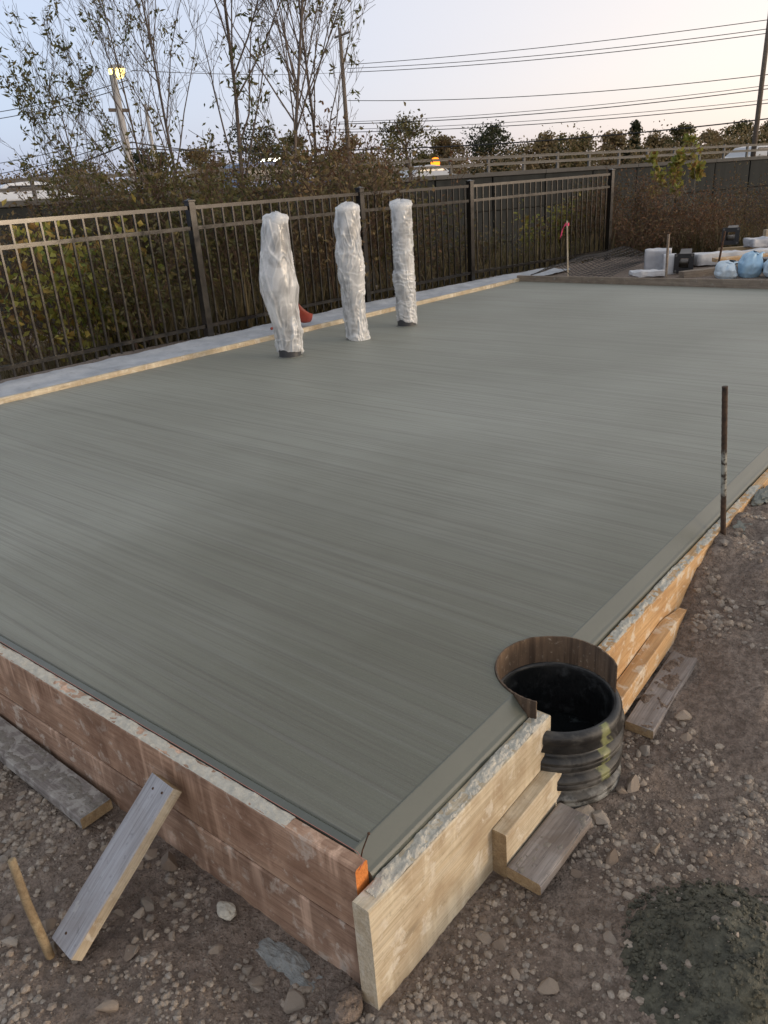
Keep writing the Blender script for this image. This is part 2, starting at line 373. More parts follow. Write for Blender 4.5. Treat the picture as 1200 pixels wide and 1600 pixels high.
def film(name, opac=(0.35, 0.95), tint=(0.93, 0.94, 0.95)):
    t = NT(name); v = t.co()
    n = t.noise(t.co((1.2, 1.2, 0.7)), 7, 3, 0.5, 0.6)
    at_ = t.n('ShaderNodeAttribute', attribute_name='crease').outputs['Fac']
    fac = t.math('ADD', t.ramp(n, [(0.38, opac[0]), (0.58, opac[1])]), t.math('MULTIPLY', at_, 0.28), True)
    nr = t.bump(t.noise(t.co((1, 1, 1.5)), 26, 3, 0.5, 1.2), 0.22, 0.015)
    b = t.n('ShaderNodeBsdfPrincipled'); t.put(b.inputs['Base Color'], tint); b.inputs['Roughness'].default_value = 0.13
    b.inputs['Specular IOR Level'].default_value = 0.8; t.l(nr, b.inputs['Normal'])
    tl = t.n('ShaderNodeBsdfTranslucent'); t.put(tl.inputs[0], tint); t.l(nr, tl.inputs['Normal'])
    m1 = t.n('ShaderNodeMixShader'); m1.inputs[0].default_value = 0.35; t.l(b.outputs[0], m1.inputs[1]); t.l(tl.outputs[0], m1.inputs[2])
    tr = t.n('ShaderNodeBsdfTransparent'); m2 = t.n('ShaderNodeMixShader'); t.l(fac, m2.inputs[0]); t.l(tr.outputs[0], m2.inputs[1]); t.l(m1.outputs[0], m2.inputs[2])
    t.l(m2.outputs[0], t.out.inputs[0]); return t.m
MAT['film'] = film('clear_plastic_wrap', (0.34, 0.82))
MAT['film_dense'] = film('milky_plastic_wrap', (0.46, 0.92))
MAT['bollard'] = plain('grey_primed_steel', (0.045, 0.047, 0.052), 0.45, 0.1, 0.25, 12)
def whitesheet():
    t = NT('white_fabric'); v = t.co(); n = t.noise(v, 5, 5, 0.6)
    c = t.mix(t.ramp(n, [(0.3, 0), (0.7, 1)]), (0.36, 0.38, 0.41), (0.55, 0.57, 0.60))
    c = t.mix(t.ramp(t.noise(v, 14, 4), [(0.62, 0), (0.75, 0.6)]), c, (0.28, 0.26, 0.24))
    return t.bsdf(c, 0.8, 0, t.bump(t.noise(v, 25, 5), 0.5, 0.01), 0.3)
MAT['sheet'] = whitesheet()
def hdpe():
    t = NT('black_plastic_pipe'); v = t.co(); x, y, z = t.sepv(v)[:3]
    n = t.noise(t.co((11, 11, 17)), 1, 5, 0.65, 0.2); n2 = t.noise(v, 22, 5, 0.66)
    c = t.mix(t.ramp(n2, [(0.3, 0), (0.7, 1)]), (0.012, 0.012, 0.012), (0.030, 0.028, 0.026))
    mud = t.ramp(n, [(0.46, 0.0), (0.66, 0.6)])
    c = t.mix(mud, c, (0.16, 0.152, 0.138))
    rr0 = t.math('SQRT', t.math('ADD', t.math('MULTIPLY', x, x), t.math('MULTIPLY', y, y)))
    c = t.mix(t.math('LESS_THAN', rr0, 0.1605), c, t.mix(t.ramp(n2, [(0.55, 0), (0.75, 1)]), (0.010, 0.011, 0.012), (0.07, 0.075, 0.078)))
    # pale grout smeared round the foot
    foot = t.math('MULTIPLY', t.ramp(z, [(0.0, 1.0), (0.075, 0.0)]), t.ramp(n2, [(0.42, 0.0), (0.55, 1.0)]))
    c = t.mix(foot, c, (0.42, 0.43, 0.41))
    # yellow paint tick down the outside
    ang = t.math('ARCTAN2', t.math('ADD', y, 0.0), x)
    da = t.math('ABSOLUTE', t.math('SUBTRACT', ang, -0.28)); wv = t.math('ADD', da, t.math('MULTIPLY', t.math('SUBTRACT', n2, 0.5), 0.22))
    pm = t.ramp(wv, [(0.07, 1.0), (0.11, 0.0)]); rr = t.math('SQRT', t.math('ADD', t.math('MULTIPLY', x, x), t.math('MULTIPLY', y, y)))
    pm = t.math('MULTIPLY', pm, t.math('GREATER_THAN', rr, 0.168)); pm = t.math('MULTIPLY', pm, t.math('GREATER_THAN', z, 0.07))
    pm = t.math('MULTIPLY', pm, t.ramp(t.noise(v, 30, 3), [(0.4, 0.0), (0.52, 0.8)]))
    c = t.mix(t.math('MULTIPLY', pm, 0.6), c, (0.36, 0.38, 0.14))
    return t.bsdf(c, t.ramp(n, [(0.4, 0.32), (0.7, 0.8)]), 0, t.bump(n2, 0.25, 0.003), 0.5)
MAT['hdpe'] = hdpe()
def collar_m():
    t = NT('rusty_brown_liner'); v = t.co(); n = t.noise(t.co((8, 8, 3)), 1.2, 5, 0.65); n2 = t.noise(v, 70, 4, 0.7); z = t.sepv(v)[2]
    c = t.mix(t.ramp(n, [(0.3, 0), (0.7, 1)]), (0.065, 0.045, 0.032), (0.185, 0.125, 0.082))
    c = t.mix(t.ramp(n2, [(0.6, 0), (0.7, 0.7)]), c, (0.42, 0.36, 0.28))
    c = t.mix(t.ramp(t.noise(t.co((40, 40, 2)), 1, 3), [(0.5, 0), (0.65, 0.7)]), c, (0.045, 0.030, 0.022))
    return t.bsdf(c, 0.8, 0, t.bump(n2, 0.4, 0.003), 0.3)
MAT['collar'] = collar_m()
def water_m():
    t = NT('dark_water'); v = t.co(); n = t.noise(v, 9, 4, 0.6, 0.8)
    c = t.mix(t.ramp(n, [(0.55, 0), (0.72, 1)]), (0.006, 0.008, 0.009), (0.10, 0.12, 0.125))
    return t.bsdf(c, 0.12, 0, t.bump(t.noise(v, 14, 3), 0.15, 0.004), 0.5)
MAT['water'] = water_m()
MAT['red_plastic'] = plain('red_plastic', (0.30, 0.050, 0.028), 0.4, 0, 0.2, 12)
MAT['string'] = plain('pink_string', (0.50, 0.20, 0.16), 0.8)
MAT['pink'] = plain('hot_pink_ribbon', (0.75, 0.05, 0.16), 0.5)
MAT['blackmetal'] = plain('black_steel', (0.012, 0.013, 0.016), 0.38, 0.0, 0.3, 12)
MAT['bluebag'] = plain('pale_blue_bag', (0.36, 0.55, 0.72), 0.35, 0, 0.35, 6, bump=0.3)
MAT['bluebag2'] = plain('white_blue_bag', (0.55, 0.66, 0.76), 0.35, 0, 0.35, 6, bump=0.3)
MAT['greyfilm'] = plain('grey_plastic_cover', (0.40, 0.41, 0.44), 0.35, 0, 0.25, 9, bump=0.5)
MAT['wfilm'] = plain('white_plastic_cover', (0.55, 0.56, 0.58), 0.35, 0, 0.4, 9, bump=0.6)
MAT['galv'] = plain('galvanised_steel', (0.115, 0.112, 0.108), 0.65, 0.2, 0.25, 2)
MAT['mesh'] = plain('dark_steel_wire', (0.085, 0.080, 0.078), 0.6, 0.5, 0.3, 12)
def wallm():
    t = NT('stained_dark_concrete'); v = t.co((1, 1, 1), rnd=True)
    n = t.noise(t.co((2.6, 2.6, 0.16), rnd=True), 1, 6, 0.65, 0.4); b = t.noise(v, 0.7, 5)
    c = t.mix(t.ramp(n, [(0.3, 0), (0.72, 1)]), (0.009, 0.0105, 0.0105), (0.026, 0.029, 0.029))
    c = t.mix(t.ramp(b, [(0.4, 0.0), (0.7, 0.6)]), c, (0.015, 0.019, 0.020))
    c = t.mix(t.ramp(t.noise(t.co((9, 9, 0.5), rnd=True), 1, 4), [(0.62, 0), (0.72, 0.5)]), c, (0.055, 0.055, 0.052))
    return t.bsdf(c, 0.85, 0, t.bump(t.noise(v, 12, 5), 0.4, 0.02), 0.3)
MAT['wall'] = wallm()
MAT['coping'] = plain('grey_concrete_coping', (0.075, 0.073, 0.070), 0.85, 0, 0.3, 3)
MAT['asphalt'] = plain('asphalt', (0.055, 0.055, 0.057), 0.9, 0, 0.25, 6)
MAT['field'] = plain('far_scrub_ground', (0.10, 0.085, 0.055), 0.95, 0, 0.4, 0.2)
MAT['pole'] = wood('utility_pole_wood', (0.24, 0.20, 0.165), (0.13, 0.105, 0.085), (0.10, 0.08, 0.065), 0.5, 0.9)
MAT['polegrey'] = plain('grey_lamp_pole', (0.40, 0.38, 0.36), 0.6, 0.3, 0.15, 3)
MAT['wire'] = plain('black_cable', (0.020, 0.020, 0.022), 0.6)
MAT['ceramic'] = plain('insulator', (0.25, 0.22, 0.2), 0.3)
def emit(name, col, s):
    t = NT(name); e = t.n('ShaderNodeEmission'); t.put(e.inputs[0], col); e.inputs[1].default_value = s; t.l(e.outputs[0], t.out.inputs[0]); return t.m
MAT['sodium'] = emit('lit_sodium_lamp', (1.0, 0.74, 0.26), 3.2)
MAT['tail_on'] = emit('lit_red_tail_light', (1.0, 0.05, 0.02), 2.5)
MAT['amber_on'] = emit('lit_amber_light', (1.0, 0.20, 0.012), 2.6)
MAT['head_on'] = emit('lit_head_light', (1.0, 0.93, 0.78), 6)
MAT['tyre'] = plain('tyre_rubber', (0.02, 0.02, 0.02), 0.9)
MAT['glass'] = plain('car_glass', (0.03, 0.035, 0.04), 0.08, 0, 0.1, 2, 0.8)
for k, c in dict(white=(0.72, 0.73, 0.75), blue=(0.06, 0.10, 0.22), black=(0.02, 0.02, 0.024), silver=(0.42, 0.43, 0.45)).items():
    MAT['car_'+k] = plain('car_paint_'+k, c, 0.25, 0.1, 0.05, 2, 0.7)

def bark(name, a, b):
    t = NT(name); n = t.noise(t.co((12, 12, 3)), 1.5, 5, 0.65)
    return t.bsdf(t.mix(n, a, b), 0.9, 0, t.bump(n, 0.5, 0.01), 0.2)
MAT['bark'] = bark('grey_brown_bark', (0.075, 0.060, 0.052), (0.19, 0.16, 0.14))
MAT['twig'] = bark('brown_twigs', (0.060, 0.040, 0.030), (0.150, 0.100, 0.070))
MAT['paletwig'] = bark('pale_dry_stems', (0.16, 0.135, 0.11), (0.32, 0.28, 0.23))
def leafm(name, cols, trans=0.3):
    t = NT(name); k = t.island()
    c = t.ramp(k, [(i/(len(cols)-1), q) for i, q in enumerate(cols)])
    d = t.n('ShaderNodeBsdfPrincipled'); t.l(c, d.inputs['Base Color']); d.inputs['Roughness'].default_value = 0.6; d.inputs['Specular IOR Level'].default_value = 0.3
    tl = t.n('ShaderNodeBsdfTranslucent'); t.l(c, tl.inputs[0]); mx = t.n('ShaderNodeMixShader'); mx.inputs[0].default_value = trans
    t.l(d.outputs[0], mx.inputs[1]); t.l(tl.outputs[0], mx.inputs[2]); t.l(mx.outputs[0], t.out.inputs[0]); return t.m
MAT['leaf_tree'] = leafm('olive_leaves', [(0.075, 0.090, 0.030), (0.12, 0.135, 0.045), (0.19, 0.16, 0.06), (0.09, 0.105, 0.036), (0.24, 0.19, 0.085)])
MAT['leaf_brown'] = leafm('dry_brown_leaves', [(0.11, 0.070, 0.036), (0.18, 0.12, 0.056), (0.14, 0.115, 0.05), (0.24, 0.17, 0.08), (0.09, 0.074, 0.034)])
MAT['leaf_rust'] = leafm('rust_red_leaves', [(0.12, 0.058, 0.034), (0.17, 0.092, 0.048), (0.085, 0.065, 0.030), (0.15, 0.105, 0.055)])
MAT['leaf_olive'] = leafm('dull_olive_leaves', [(0.060, 0.062, 0.022), (0.12, 0.11, 0.038), (0.085, 0.078, 0.030), (0.18, 0.14, 0.055)])
MAT['leaf_yellow'] = leafm('yellow_green_leaves', [(0.22, 0.22, 0.045), (0.32, 0.29, 0.06), (0.15, 0.19, 0.04), (0.36, 0.27, 0.07), (0.20, 0.10, 0.03)])
MAT['leaf_dark'] = leafm('dark_evergreen_leaves', [(0.022, 0.034, 0.016), (0.045, 0.055, 0.024), (0.035, 0.040, 0.018), (0.065, 0.060, 0.026)])
MAT['leaf_grass'] = leafm('dry_grass', [(0.08, 0.062, 0.030), (0.13, 0.10, 0.048), (0.06, 0.056, 0.024), (0.17, 0.13, 0.07)])

# ------------------------------------------------------------------ ground
PIPE = (0.017, 0.818)
FENCE_LINE = [(-5.70, -3.1), (-5.66, -0.7), (-5.65, 1.70), (-5.638, 4.128), (-5.559, 6.539), (-5.444, 8.701), (-4.85, 11.9)]
def fence_x(y):
    return np.interp(y, [p[1] for p in FENCE_LINE], [p[0] for p in FENCE_LINE])
W0 = Vector((-27.6, -2.4)); WD = Vector((0.2937, 0.956)).normalized(); WN = Vector((-WD.y, WD.x))   # retaining wall line; WN points away from the site
WALL_Z = 2.0
def gz(x, y, fine=True):
    x = np.asarray(x, float); y = np.asarray(y, float)
    z = 0.012*fbm(x*2.2, y*2.2, 0, 3, 3)
    # spoil heaped along the right-hand form
    m = sstep(0.95, 2.20, y+0.22*fbm(x*2.5, y*2.5, 0, 15, 3))*(1-sstep(0.25, 1.7, x))
    z = z + 0.275*m + 0.03*sstep(0.9, 2.5, y)*fbm(x*1.6, y*1.6, 0, 5, 3) + 0.05*m*fbm(x*7, y*7, 0, 16, 4, 0.6)
    z = z + 0.030*np.exp(-((x-0.1)**2/0.06+(y-0.85)**2/0.05))
    z = z + 0.05*sstep(0.3, 1.2, x)*sstep(0.8, 2.0, y)
    # dirt a little higher against the left of the near form
    z = z + 0.02*sstep(-0.4, -1.5, x)*(1-sstep(-0.3, 0.2, y)) - 0.02*np.exp(-((x+0.25)**2/0.05+(y+0.16)**2/0.01))
    # damp grout mound in the corner
    r2 = ((x-0.64)/0.20)**2+((y-0.46)/0.19)**2
    z = z + 0.11*np.exp(-r2*1.2)*(1+0.35*fbm(x*9, y*9, 0, 51, 3)) + 0.012*np.exp(-r2)*fbm(x*30, y*30, 0, 52, 3)
    inside = (x > -4.9) & (x < -0.02) & (y > 0.03) & (y < 8.6)
    # level margin round the far and fence sides
    fx = fence_x(y)
    side = sstep(-4.4, -4.85, x); far = sstep(8.3, 8.75, y)*sstep(2.5, 0.5, x)
    lev = np.maximum(side, far)
    z = z*(1-lev) + (0.30+0.02*fbm(x*1.2, y*1.2, 0, 9, 3))*lev
    # ditch beyond the fence
    d = (fx-0.25)-x
    d2 = y-13.0-0.25*(x+4)
    dd = np.maximum(d, d2*sstep(6, 0, x)*0.8)
    z = z - 1.15*sstep(0.0, 3.0, dd) - 1.0*sstep(3.0, 14.0, dd)
    if fine:
        near = (1-sstep(3.0, 7.0, np.hypot(x-0.3, y-0.5)))
        z = z + near*(0.016*fbm(x*11, y*11, 0, 21, 4, 0.6) + 0.008*np.abs(fbm(x*38, y*38, 0, 22, 3, 0.6)))
    z = np.where(inside, np.minimum(z, -0.03), z)
    rp = np.hypot(x-PIPE[0], y-PIPE[1])
    z = np.where(rp < 0.158, -0.62, z)
    return z
def axis(lo, hi, step, far):
    a = list(np.arange(lo, hi+1e-6, step)); s = step
    while a[-1] < far: s *= 1.115; a.append(a[-1]+s)
    s = step; b = []
    c = a[0]
    while c > -far: s *= 1.115; c -= s; b.append(c)
    return np.array(b[::-1]+a)
gx = axis(-1.75, 1.05, 0.013, 2600); gy = axis(-0.72, 2.95, 0.014, 2600)
GX, GY = np.meshgrid(gx, gy); GZ = gz(GX, GY)
nv = GX.size; V = np.stack([GX.ravel(), GY.ravel(), GZ.ravel()], 1)
i = np.arange(nv).reshape(GX.shape); Fq = np.stack([i[:-1, :-1].ravel(), i[:-1, 1:].ravel(), i[1:, 1:].ravel(), i[1:, :-1].ravel()], 1)
ground_me = npmesh('ground', V, Fq, [MAT['dirt'], MAT['grout'], MAT['field']], True)
cxm = V[Fq].mean(1); mi = np.zeros(len(Fq), np.int32)
rg = ((cxm[:, 0]-0.64)/0.235)**2+((cxm[:, 1]-0.46)/0.225)**2 + 0.5*fbm(cxm[:, 0]*9, cxm[:, 1]*9, 0, 4, 3)
mi[rg < 1.0] = 1
mi[np.hypot(cxm[:, 0], cxm[:, 1]) > 40] = 2
ground_me.polygons.foreach_set('material_index', mi)
ground = tag(link('ground', ground_me), kind='structure')

# stones and gravel lying in the dirt
def stone_proto(seed, n=2):
    bm = bmesh.new(); bmesh.ops.create_icosphere(bm, subdivisions=n, radius=1.0)
    rs = np.random.default_rng(seed); ax = rs.uniform(0.7, 1.5, 3); ax[2] *= 0.75
    planes = [(Vector(rs.normal(size=3)).normalized(), rs.uniform(0.35, 0.75)) for _ in range(9)]
    for v in bm.verts:
        for nn, dd in planes:
            k = v.co.dot(nn)
            if k > dd: v.co -= nn*(k-dd)*0.98
        v.co = Vector((v.co.x*ax[0], v.co.y*ax[1], v.co.z*ax[2]))
    me = bpy.data.meshes.new('stone'); bm.to_mesh(me); bm.free(); me.materials.append(MAT['stone']); return me
def free_ground(x, y):
    """true where bare dirt is open to the sky near the camera"""
    ok = ~((x > -4.95) & (x < 0.092) & (y > -0.085) & (y < 8.6))
    ok |= (y < -0.085) & (x < 0.06)
    ok &= np.hypot(x-PIPE[0], y-PIPE[1]) > 0.215
    return ok
protos = [stone_proto(100+k) for k in range(14)]
cand = []
for _ in range(1500):
    x = RNG.uniform(-1.7, 1.0); y = RNG.uniform(-0.7, 3.0)
    if not free_ground(np.array(x), np.array(y)): continue
    if x < 0 and y > -0.10: continue
    if ((x-0.64)/0.235)**2+((y-0.46)/0.225)**2 < 1.0: continue
    s = 0.0085+0.0125*RNG.random()**2.4
    cand.append((s, x, y))
cand = sorted(cand, reverse=True)[:285]
for s, x, y in cand:
    o = link('stone', protos[RNG.integers(len(protos))], ground)
    o.location = (x, y, float(gz(x, y))-s*0.08); o.rotation_euler = (RNG.uniform(-.5, .5), RNG.uniform(-.5, .5), RNG.uniform(0, 6.28)); o.scale = (s*1.15, s*1.15, s*1.15)
for s, x, y, rz in [(0.036, 0.245, 0.86, 0.4), (0.040, 0.185, 0.665, 1.2), (0.026, 0.225, 0.69, 2.0), (0.030, 0.30, 0.60, 0.3), (0.027, -0.10, -0.155, 0.8), (0.030, -0.62, -0.105, 0.2),
                    (0.022, 0.215, 1.02, 1.1), (0.024, 0.26, 1.18, 0.1), (0.026, -0.82, -0.115, 2.4), (0.024, -0.40, -0.42, 0.9), (0.022, 0.33, 0.19, 0.1), (0.026, 0.30, 0.05, 2.2)]:
    o = link('stone', protos[int(rz*7) % len(protos)], ground); o.location = (x, y, float(gz(x, y))+s*0.25); o.rotation_euler = (0.2, 0.1, rz); o.scale = (s, s, s)
# fine gravel: thousands of pebbles, one mesh
def scatter_gravel():
    base = []
    for k in range(10):
        bm = bmesh.new(); bmesh.ops.create_icosphere(bm, subdivisions=1, radius=1.0)
        rs = np.random.default_rng(300+k)
        P = np.array([v.co[:] for v in bm.verts])*rs.uniform(0.6, 1.2, 3)*np.array([1, 1, 0.7]); P *= rs.uniform(0.75, 1.12, (len(P), 1))
        F = np.array([[v.index for v in f.verts] for f in bm.faces]); bm.free(); base.append((P, F))
    N = 380000
    x = RNG.uniform(-1.75, 1.1, N); y = RNG.uniform(-0.75, 3.4, N)
    dist = np.hypot(x-CAM.x, y-CAM.y)
    dens = fbm(x*3.1, y*3.1, 0, 77, 3)
    keep = free_ground(x, y) & ~((x < 0) & (y > -0.095)) & (dens + 0.6*fbm(x*9, y*9, 0, 78, 2) > RNG.uniform(-0.45, 0.8, N) + 0.45*sstep(0.9, 1.6, y))
    rg = ((x-0.64)/0.235)**2+((y-0.46)/0.225)**2
    keep &= (rg > 1.0) | (RNG.random(N) < 0.25)
    # only ground the photograph's frame can take in, with a margin for a step aside
    dx, dy = x-CAM.x, y-CAM.y; fx_, fy_ = CF.x, CF.y; hl = math.hypot(fx_, fy_); fw = (dx*fx_+dy*fy_)/hl; sd0 = (dx*-fy_+dy*fx_)/hl
    keep &= (fw > 0.7) & (np.abs(sd0) < fw*0.9+0.5)
    x, y, dist = x[keep], y[keep], dist[keep]
    s = (0.0014+0.0115*RNG.random(len(x))**5.2)*(0.8+0.25*np.minimum(dist, 3))
    z = gz(x, y)
    Vs, Fs = [], []; off = 0
    for k in range(10):
        P, F = base[k]; idx = np.arange(k, len(x), 10)
        a = RNG.uniform(0, 6.28, len(idx)); ca, sa = np.cos(a)[:, None], np.sin(a)[:, None]
        Q = np.empty((len(idx), len(P), 3))
        Q[..., 0] = (P[:, 0]*ca-P[:, 1]*sa)*s[idx, None]+x[idx, None]
        Q[..., 1] = (P[:, 0]*sa+P[:, 1]*ca)*s[idx, None]+y[idx, None]
        Q[..., 2] = P[:, 2]*s[idx, None]+z[idx, None]-0.05*s[idx, None]
        Vs.append(Q.reshape(-1, 3)); Fs.append((F[None]+np.arange(len(idx))[:, None, None]*len(P)).reshape(-1, 3)+off); off += Q.shape[0]*len(P)
    o = link('gravel', npmesh('gravel', np.concatenate(Vs), np.concatenate(Fs), MAT['stone']), ground); o['kind'] = 'stuff'
scatter_gravel()
# crumbs in the grout mound
def crumbs(name, cx, cy, rx, ry, n, smin, smax, m, seed, parent=None):
    rs = np.random.default_rng(seed); Vs, Fs = [], []; off = 0
    bm = bmesh.new(); bmesh.ops.create_icosphere(bm, subdivisions=1, radius=1.0); P0 = np.array([v.co[:] for v in bm.verts]); F0 = np.array([[v.index for v in f.verts] for f in bm.faces]); bm.free()
    A = rs.uniform(0, 6.28, n); Q = np.sqrt(rs.random(n)); XS = cx+np.cos(A)*rx*Q; YS = cy+np.sin(A)*ry*Q; ZS = gz(XS, YS)
    for x, y, z in zip(XS, YS, ZS):
        s = smin+(smax-smin)*rs.random()**2.5; P = P0*rs.uniform(0.6, 1.3, 3)*rs.uniform(0.7, 1.15, (len(P0), 1))*s
        Vs.append(P+np.array([x, y, z+s*0.2])); Fs.append(F0+off); off += len(P0)
    return link(name, npmesh(name, np.concatenate(Vs), np.concatenate(Fs), m), parent)
o = crumbs('grout_crumbs', 0.64, 0.46, 0.24, 0.23, 2600, 0.0015, 0.008, MAT['grout'], 5, ground); o['kind'] = 'stuff'

# ------------------------------------------------------------------ concrete slab
def slab():
    c0, c1, r0 = PIPE[0], PIPE[1], 0.1725
    def ring(xr, z, front_off=0.0):
        pts = []
        fy = lambda x: 0.0236*x+front_off
        pts.append((xr, fy(min(xr, 0.004)), z))
        dy = math.sqrt(max(1e-6, r0*r0-(xr-c0)**2)); a0 = math.atan2(-dy, xr-c0); a1 = math.atan2(dy, xr-c0)
        a0 += 2*math.pi
        for k in range(25):
            a = a0+(a1-a0)*k/24; pts.append((c0+r0*math.cos(a), c1+r0*math.sin(a), z))
        pts += [(xr, 8.46, z), (-4.69, 8.74, z), (-4.915, fy(-4.915), z)]
        return pts
    MBs = MB(); rings = [ring(0.0245, -0.02), ring(0.0245, 0.290), ring(0.0225, 0.3005), ring(0.0175, 0.3065), ring(0.010, 0.3120), ring(-0.0215, 0.3425), ring(-0.024, 0.3448), ring(-0.028, 0.3455)]
    n = len(rings[0]); b = []
    for r in rings: b.append(len(MBs.v)); MBs.v += r
    for k in range(len(rings)-1):
        for j in range(n):
            MBs.f.append((b[k]+j, b[k]+(j+1) % n, b[k+1]+(j+1) % n, b[k+1]+j)); MBs.mi.append(1)
    # margin left by the edging trowel along the near form, groove, then the broomed field
    def front(off, z):
        s = len(MBs.v); MBs.v += [(-0.028, 0.0236*-0.028+off, z), (-4.915, 0.0236*-4.915+off, z)]; return s
    last = b[-1]; A, D = last, last+n-1
    g0 = front(0.020, 0.3450); g1 = front(0.0245, 0.3415); g2 = front(0.028, 0.3460)
    for p, q, m in (((A, D), (g0, g0+1), 1), ((g0, g0+1), (g1, g1+1), 1), ((g1, g1+1), (g2, g2+1), 0)):
        MBs.f.append((p[0], q[0], q[1], p[1])); MBs.mi.append(m)
    MBs.f.append(tuple([g2]+[last+j for j in range(1, n-1)]+[g2+1])); MBs.mi.append(0)
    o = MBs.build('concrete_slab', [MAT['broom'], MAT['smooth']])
    return tag(o, kind='structure')
slab()

# ------------------------------------------------------------------ timber
def board(name, p0, p1, width, thick, m, label=None, cat=None, group=None, up=(0, 0, 1), rough=0.0012, seed=0, taper_end=0.0, round_r=0.003, endm=None, bow=0.0, parent=None, sidem=None):
    """a length of lumber: axis p0->p1 is the centre line; 'width' is measured along up, 'thick' across it"""
    p0 = Vector(p0); p1 = Vector(p1); L = (p1-p0).length; dx = (p1-p0).normalized(); up = Vector(up); up = (up-dx*up.dot(dx)).normalized(); sd_ = up.cross(dx).normalized()
    n = max(6, int(L/0.03)); n = min(n, 160); hw, ht, r = width/2, thick/2, round_r
    sec = [(-ht+r, -hw), (ht-r, -hw), (ht, -hw+r), (ht, -hw*0.33), (ht, hw*0.33), (ht, hw-r), (ht-r, hw), (0, hw), (-ht+r, hw), (-ht, hw-r), (-ht, hw*0.33), (-ht, -hw*0.33), (-ht, -hw+r)]
    k = len(sec); mb = MB()
    xs = [L*i/n for i in range(n+1)]
    X = np.repeat(np.array(xs), k); A = np.tile(np.array([q[0] for q in sec]), n+1); B = np.tile(np.array([q[1] for q in sec]), n+1)
    ja = rough*fbm(X*9, A*60, B*60+seed*7.3, seed, 3); jb = rough*fbm(X*9+50, A*60, B*60+seed*3.1, seed+1, 3)
    t = X/L
    sc = np.where(t > 1-taper_end, np.maximum(0.05, (1-t)/max(taper_end, 1e-6)), 1.0) if taper_end else np.ones_like(t)
    Y = (A+ja)*(sc*0.5+0.5) + bow*np.sin(math.pi*t); Z = (B+jb)*sc
    mb.v = list(zip(X.tolist(), Y.tolist(), Z.tolist()))
    for i in range(n):
        for j in range(k):
            mb.f.append((i*k+j, (i+1)*k+j, (i+1)*k+(j+1) % k, i*k+(j+1) % k)); mb.mi.append(2 if (sidem and (2 <= j <= 4 or 9 <= j <= 11)) else 0)
    mb.f.append(tuple(j for j in range(k))); mb.f.append(tuple(n*k+j for j in reversed(range(k)))); mb.mi += [1, 1] if endm else [0, 0]
    o = mb.build(name, [m]+([endm] if endm else ([m] if sidem else []))+([sidem] if sidem else []), parent)
    Mx = Matrix((dx, sd_, up)).transposed().to_4x4(); Mx.translation = p0; o.matrix_world = Mx
    tag(o, label, cat, group); o['_len'] = L
    return o
def crust(parent, L, thick, hw, seed, amt=0.0, x0=0.0, x1=None, amp=0.006, m=None, name='concrete_crust'):
    """lumps of splashed concrete dried on the upper edge of a board (board-local coordinates)"""
    x1 = L if x1 is None else x1
    nx = min(420, int((x1-x0)/0.004)); ny = 12
    xs = np.linspace(x0+0.004, x1-0.004, nx); ys = np.linspace(-thick/2+0.001, thick/2-0.001, ny)
    XX, YY = np.meshgrid(xs, ys, indexing='ij')
    h = fbm(XX*16, YY*34, seed*1.7, seed, 5, 0.62)+amt + 0.25*fbm(XX*90, YY*90, seed, seed+9, 2)
    edge = 1-np.abs(YY)/(thick/2); h = h-0.30*(1-np.minimum(1, edge*3.0))
    Z = hw + np.clip(h, -0.3, 0.8)*amp - 0.0004
    V = np.stack([XX.ravel(), YY.ravel(), Z.ravel()], 1); i = np.arange(XX.size).reshape(XX.shape)
    F = np.stack([i[:-1, :-1].ravel(), i[1:, :-1].ravel(), i[1:, 1:].ravel(), i[:-1, 1:].ravel()], 1)
    return link(name, npmesh(name, V, F, m or MAT['splat'], False), parent)

fy = lambda x: 0.0236*x
G = 'form boards round the slab'
b = board('form_board', (0.014, fy(0)-0.0205, 0.252), (-2.6, fy(-2.6)-0.0205, 0.252), 0.184, 0.038, MAT['w_front'],
          'red-brown upper form board along the near edge of the slab, orange sawn end at corner', 'board', G, seed=1, endm=MAT['w_endred'], round_r=0.004)
crust(b, 2.6, 0.038, 0.092, 3, 0.27, 0.20, 2.6, 0.005)
board('form_board', (0.0, fy(0)-0.023, 0.072), (-2.6, fy(-2.6)-0.023, 0.066), 0.172, 0.038, MAT['w_front2'],
      'stained brown lower form board under the red-brown one, resting on the dirt', 'board', G, seed=2, round_r=0.004)
b = board('form_board', (0.046, -0.066, 0.142), (0.048, 0.688, 0.144), 0.300, 0.046, MAT['w_pale'],
          'pale tan form board on the right edge between near corner and black pipe', 'board', G, seed=3, round_r=0.003)
crust(b, 0.752, 0.042, 0.150, 5, 0.16, 0.03, 0.752, 0.013)
b = board('form_board', (0.047, 0.985, 0.208), (0.047, 6.2, 0.208), 0.172, 0.040, MAT['w_orange'],
          'fresh orange form board on the right edge beyond the black pipe', 'board', G, seed=4)
crust(b, 5.21, 0.040, 0.086, 6, 0.16, 0.02, 1.7, 0.010)
b = board('form_board', (-4.94, -0.13, 0.315), (-4.713, 8.74, 0.318), 0.14, 0.042, MAT['w_pale'],
          'long sunlit yellowish form board on the fence side of the slab', 'board', G, seed=5)
board('form_board', (-4.735, 8.765, 0.34), (0.6, 8.445, 0.372), 0.16, 0.038, MAT['w_far'],
      'grey brown form board across the far end of the slab', 'board', G, seed=6)
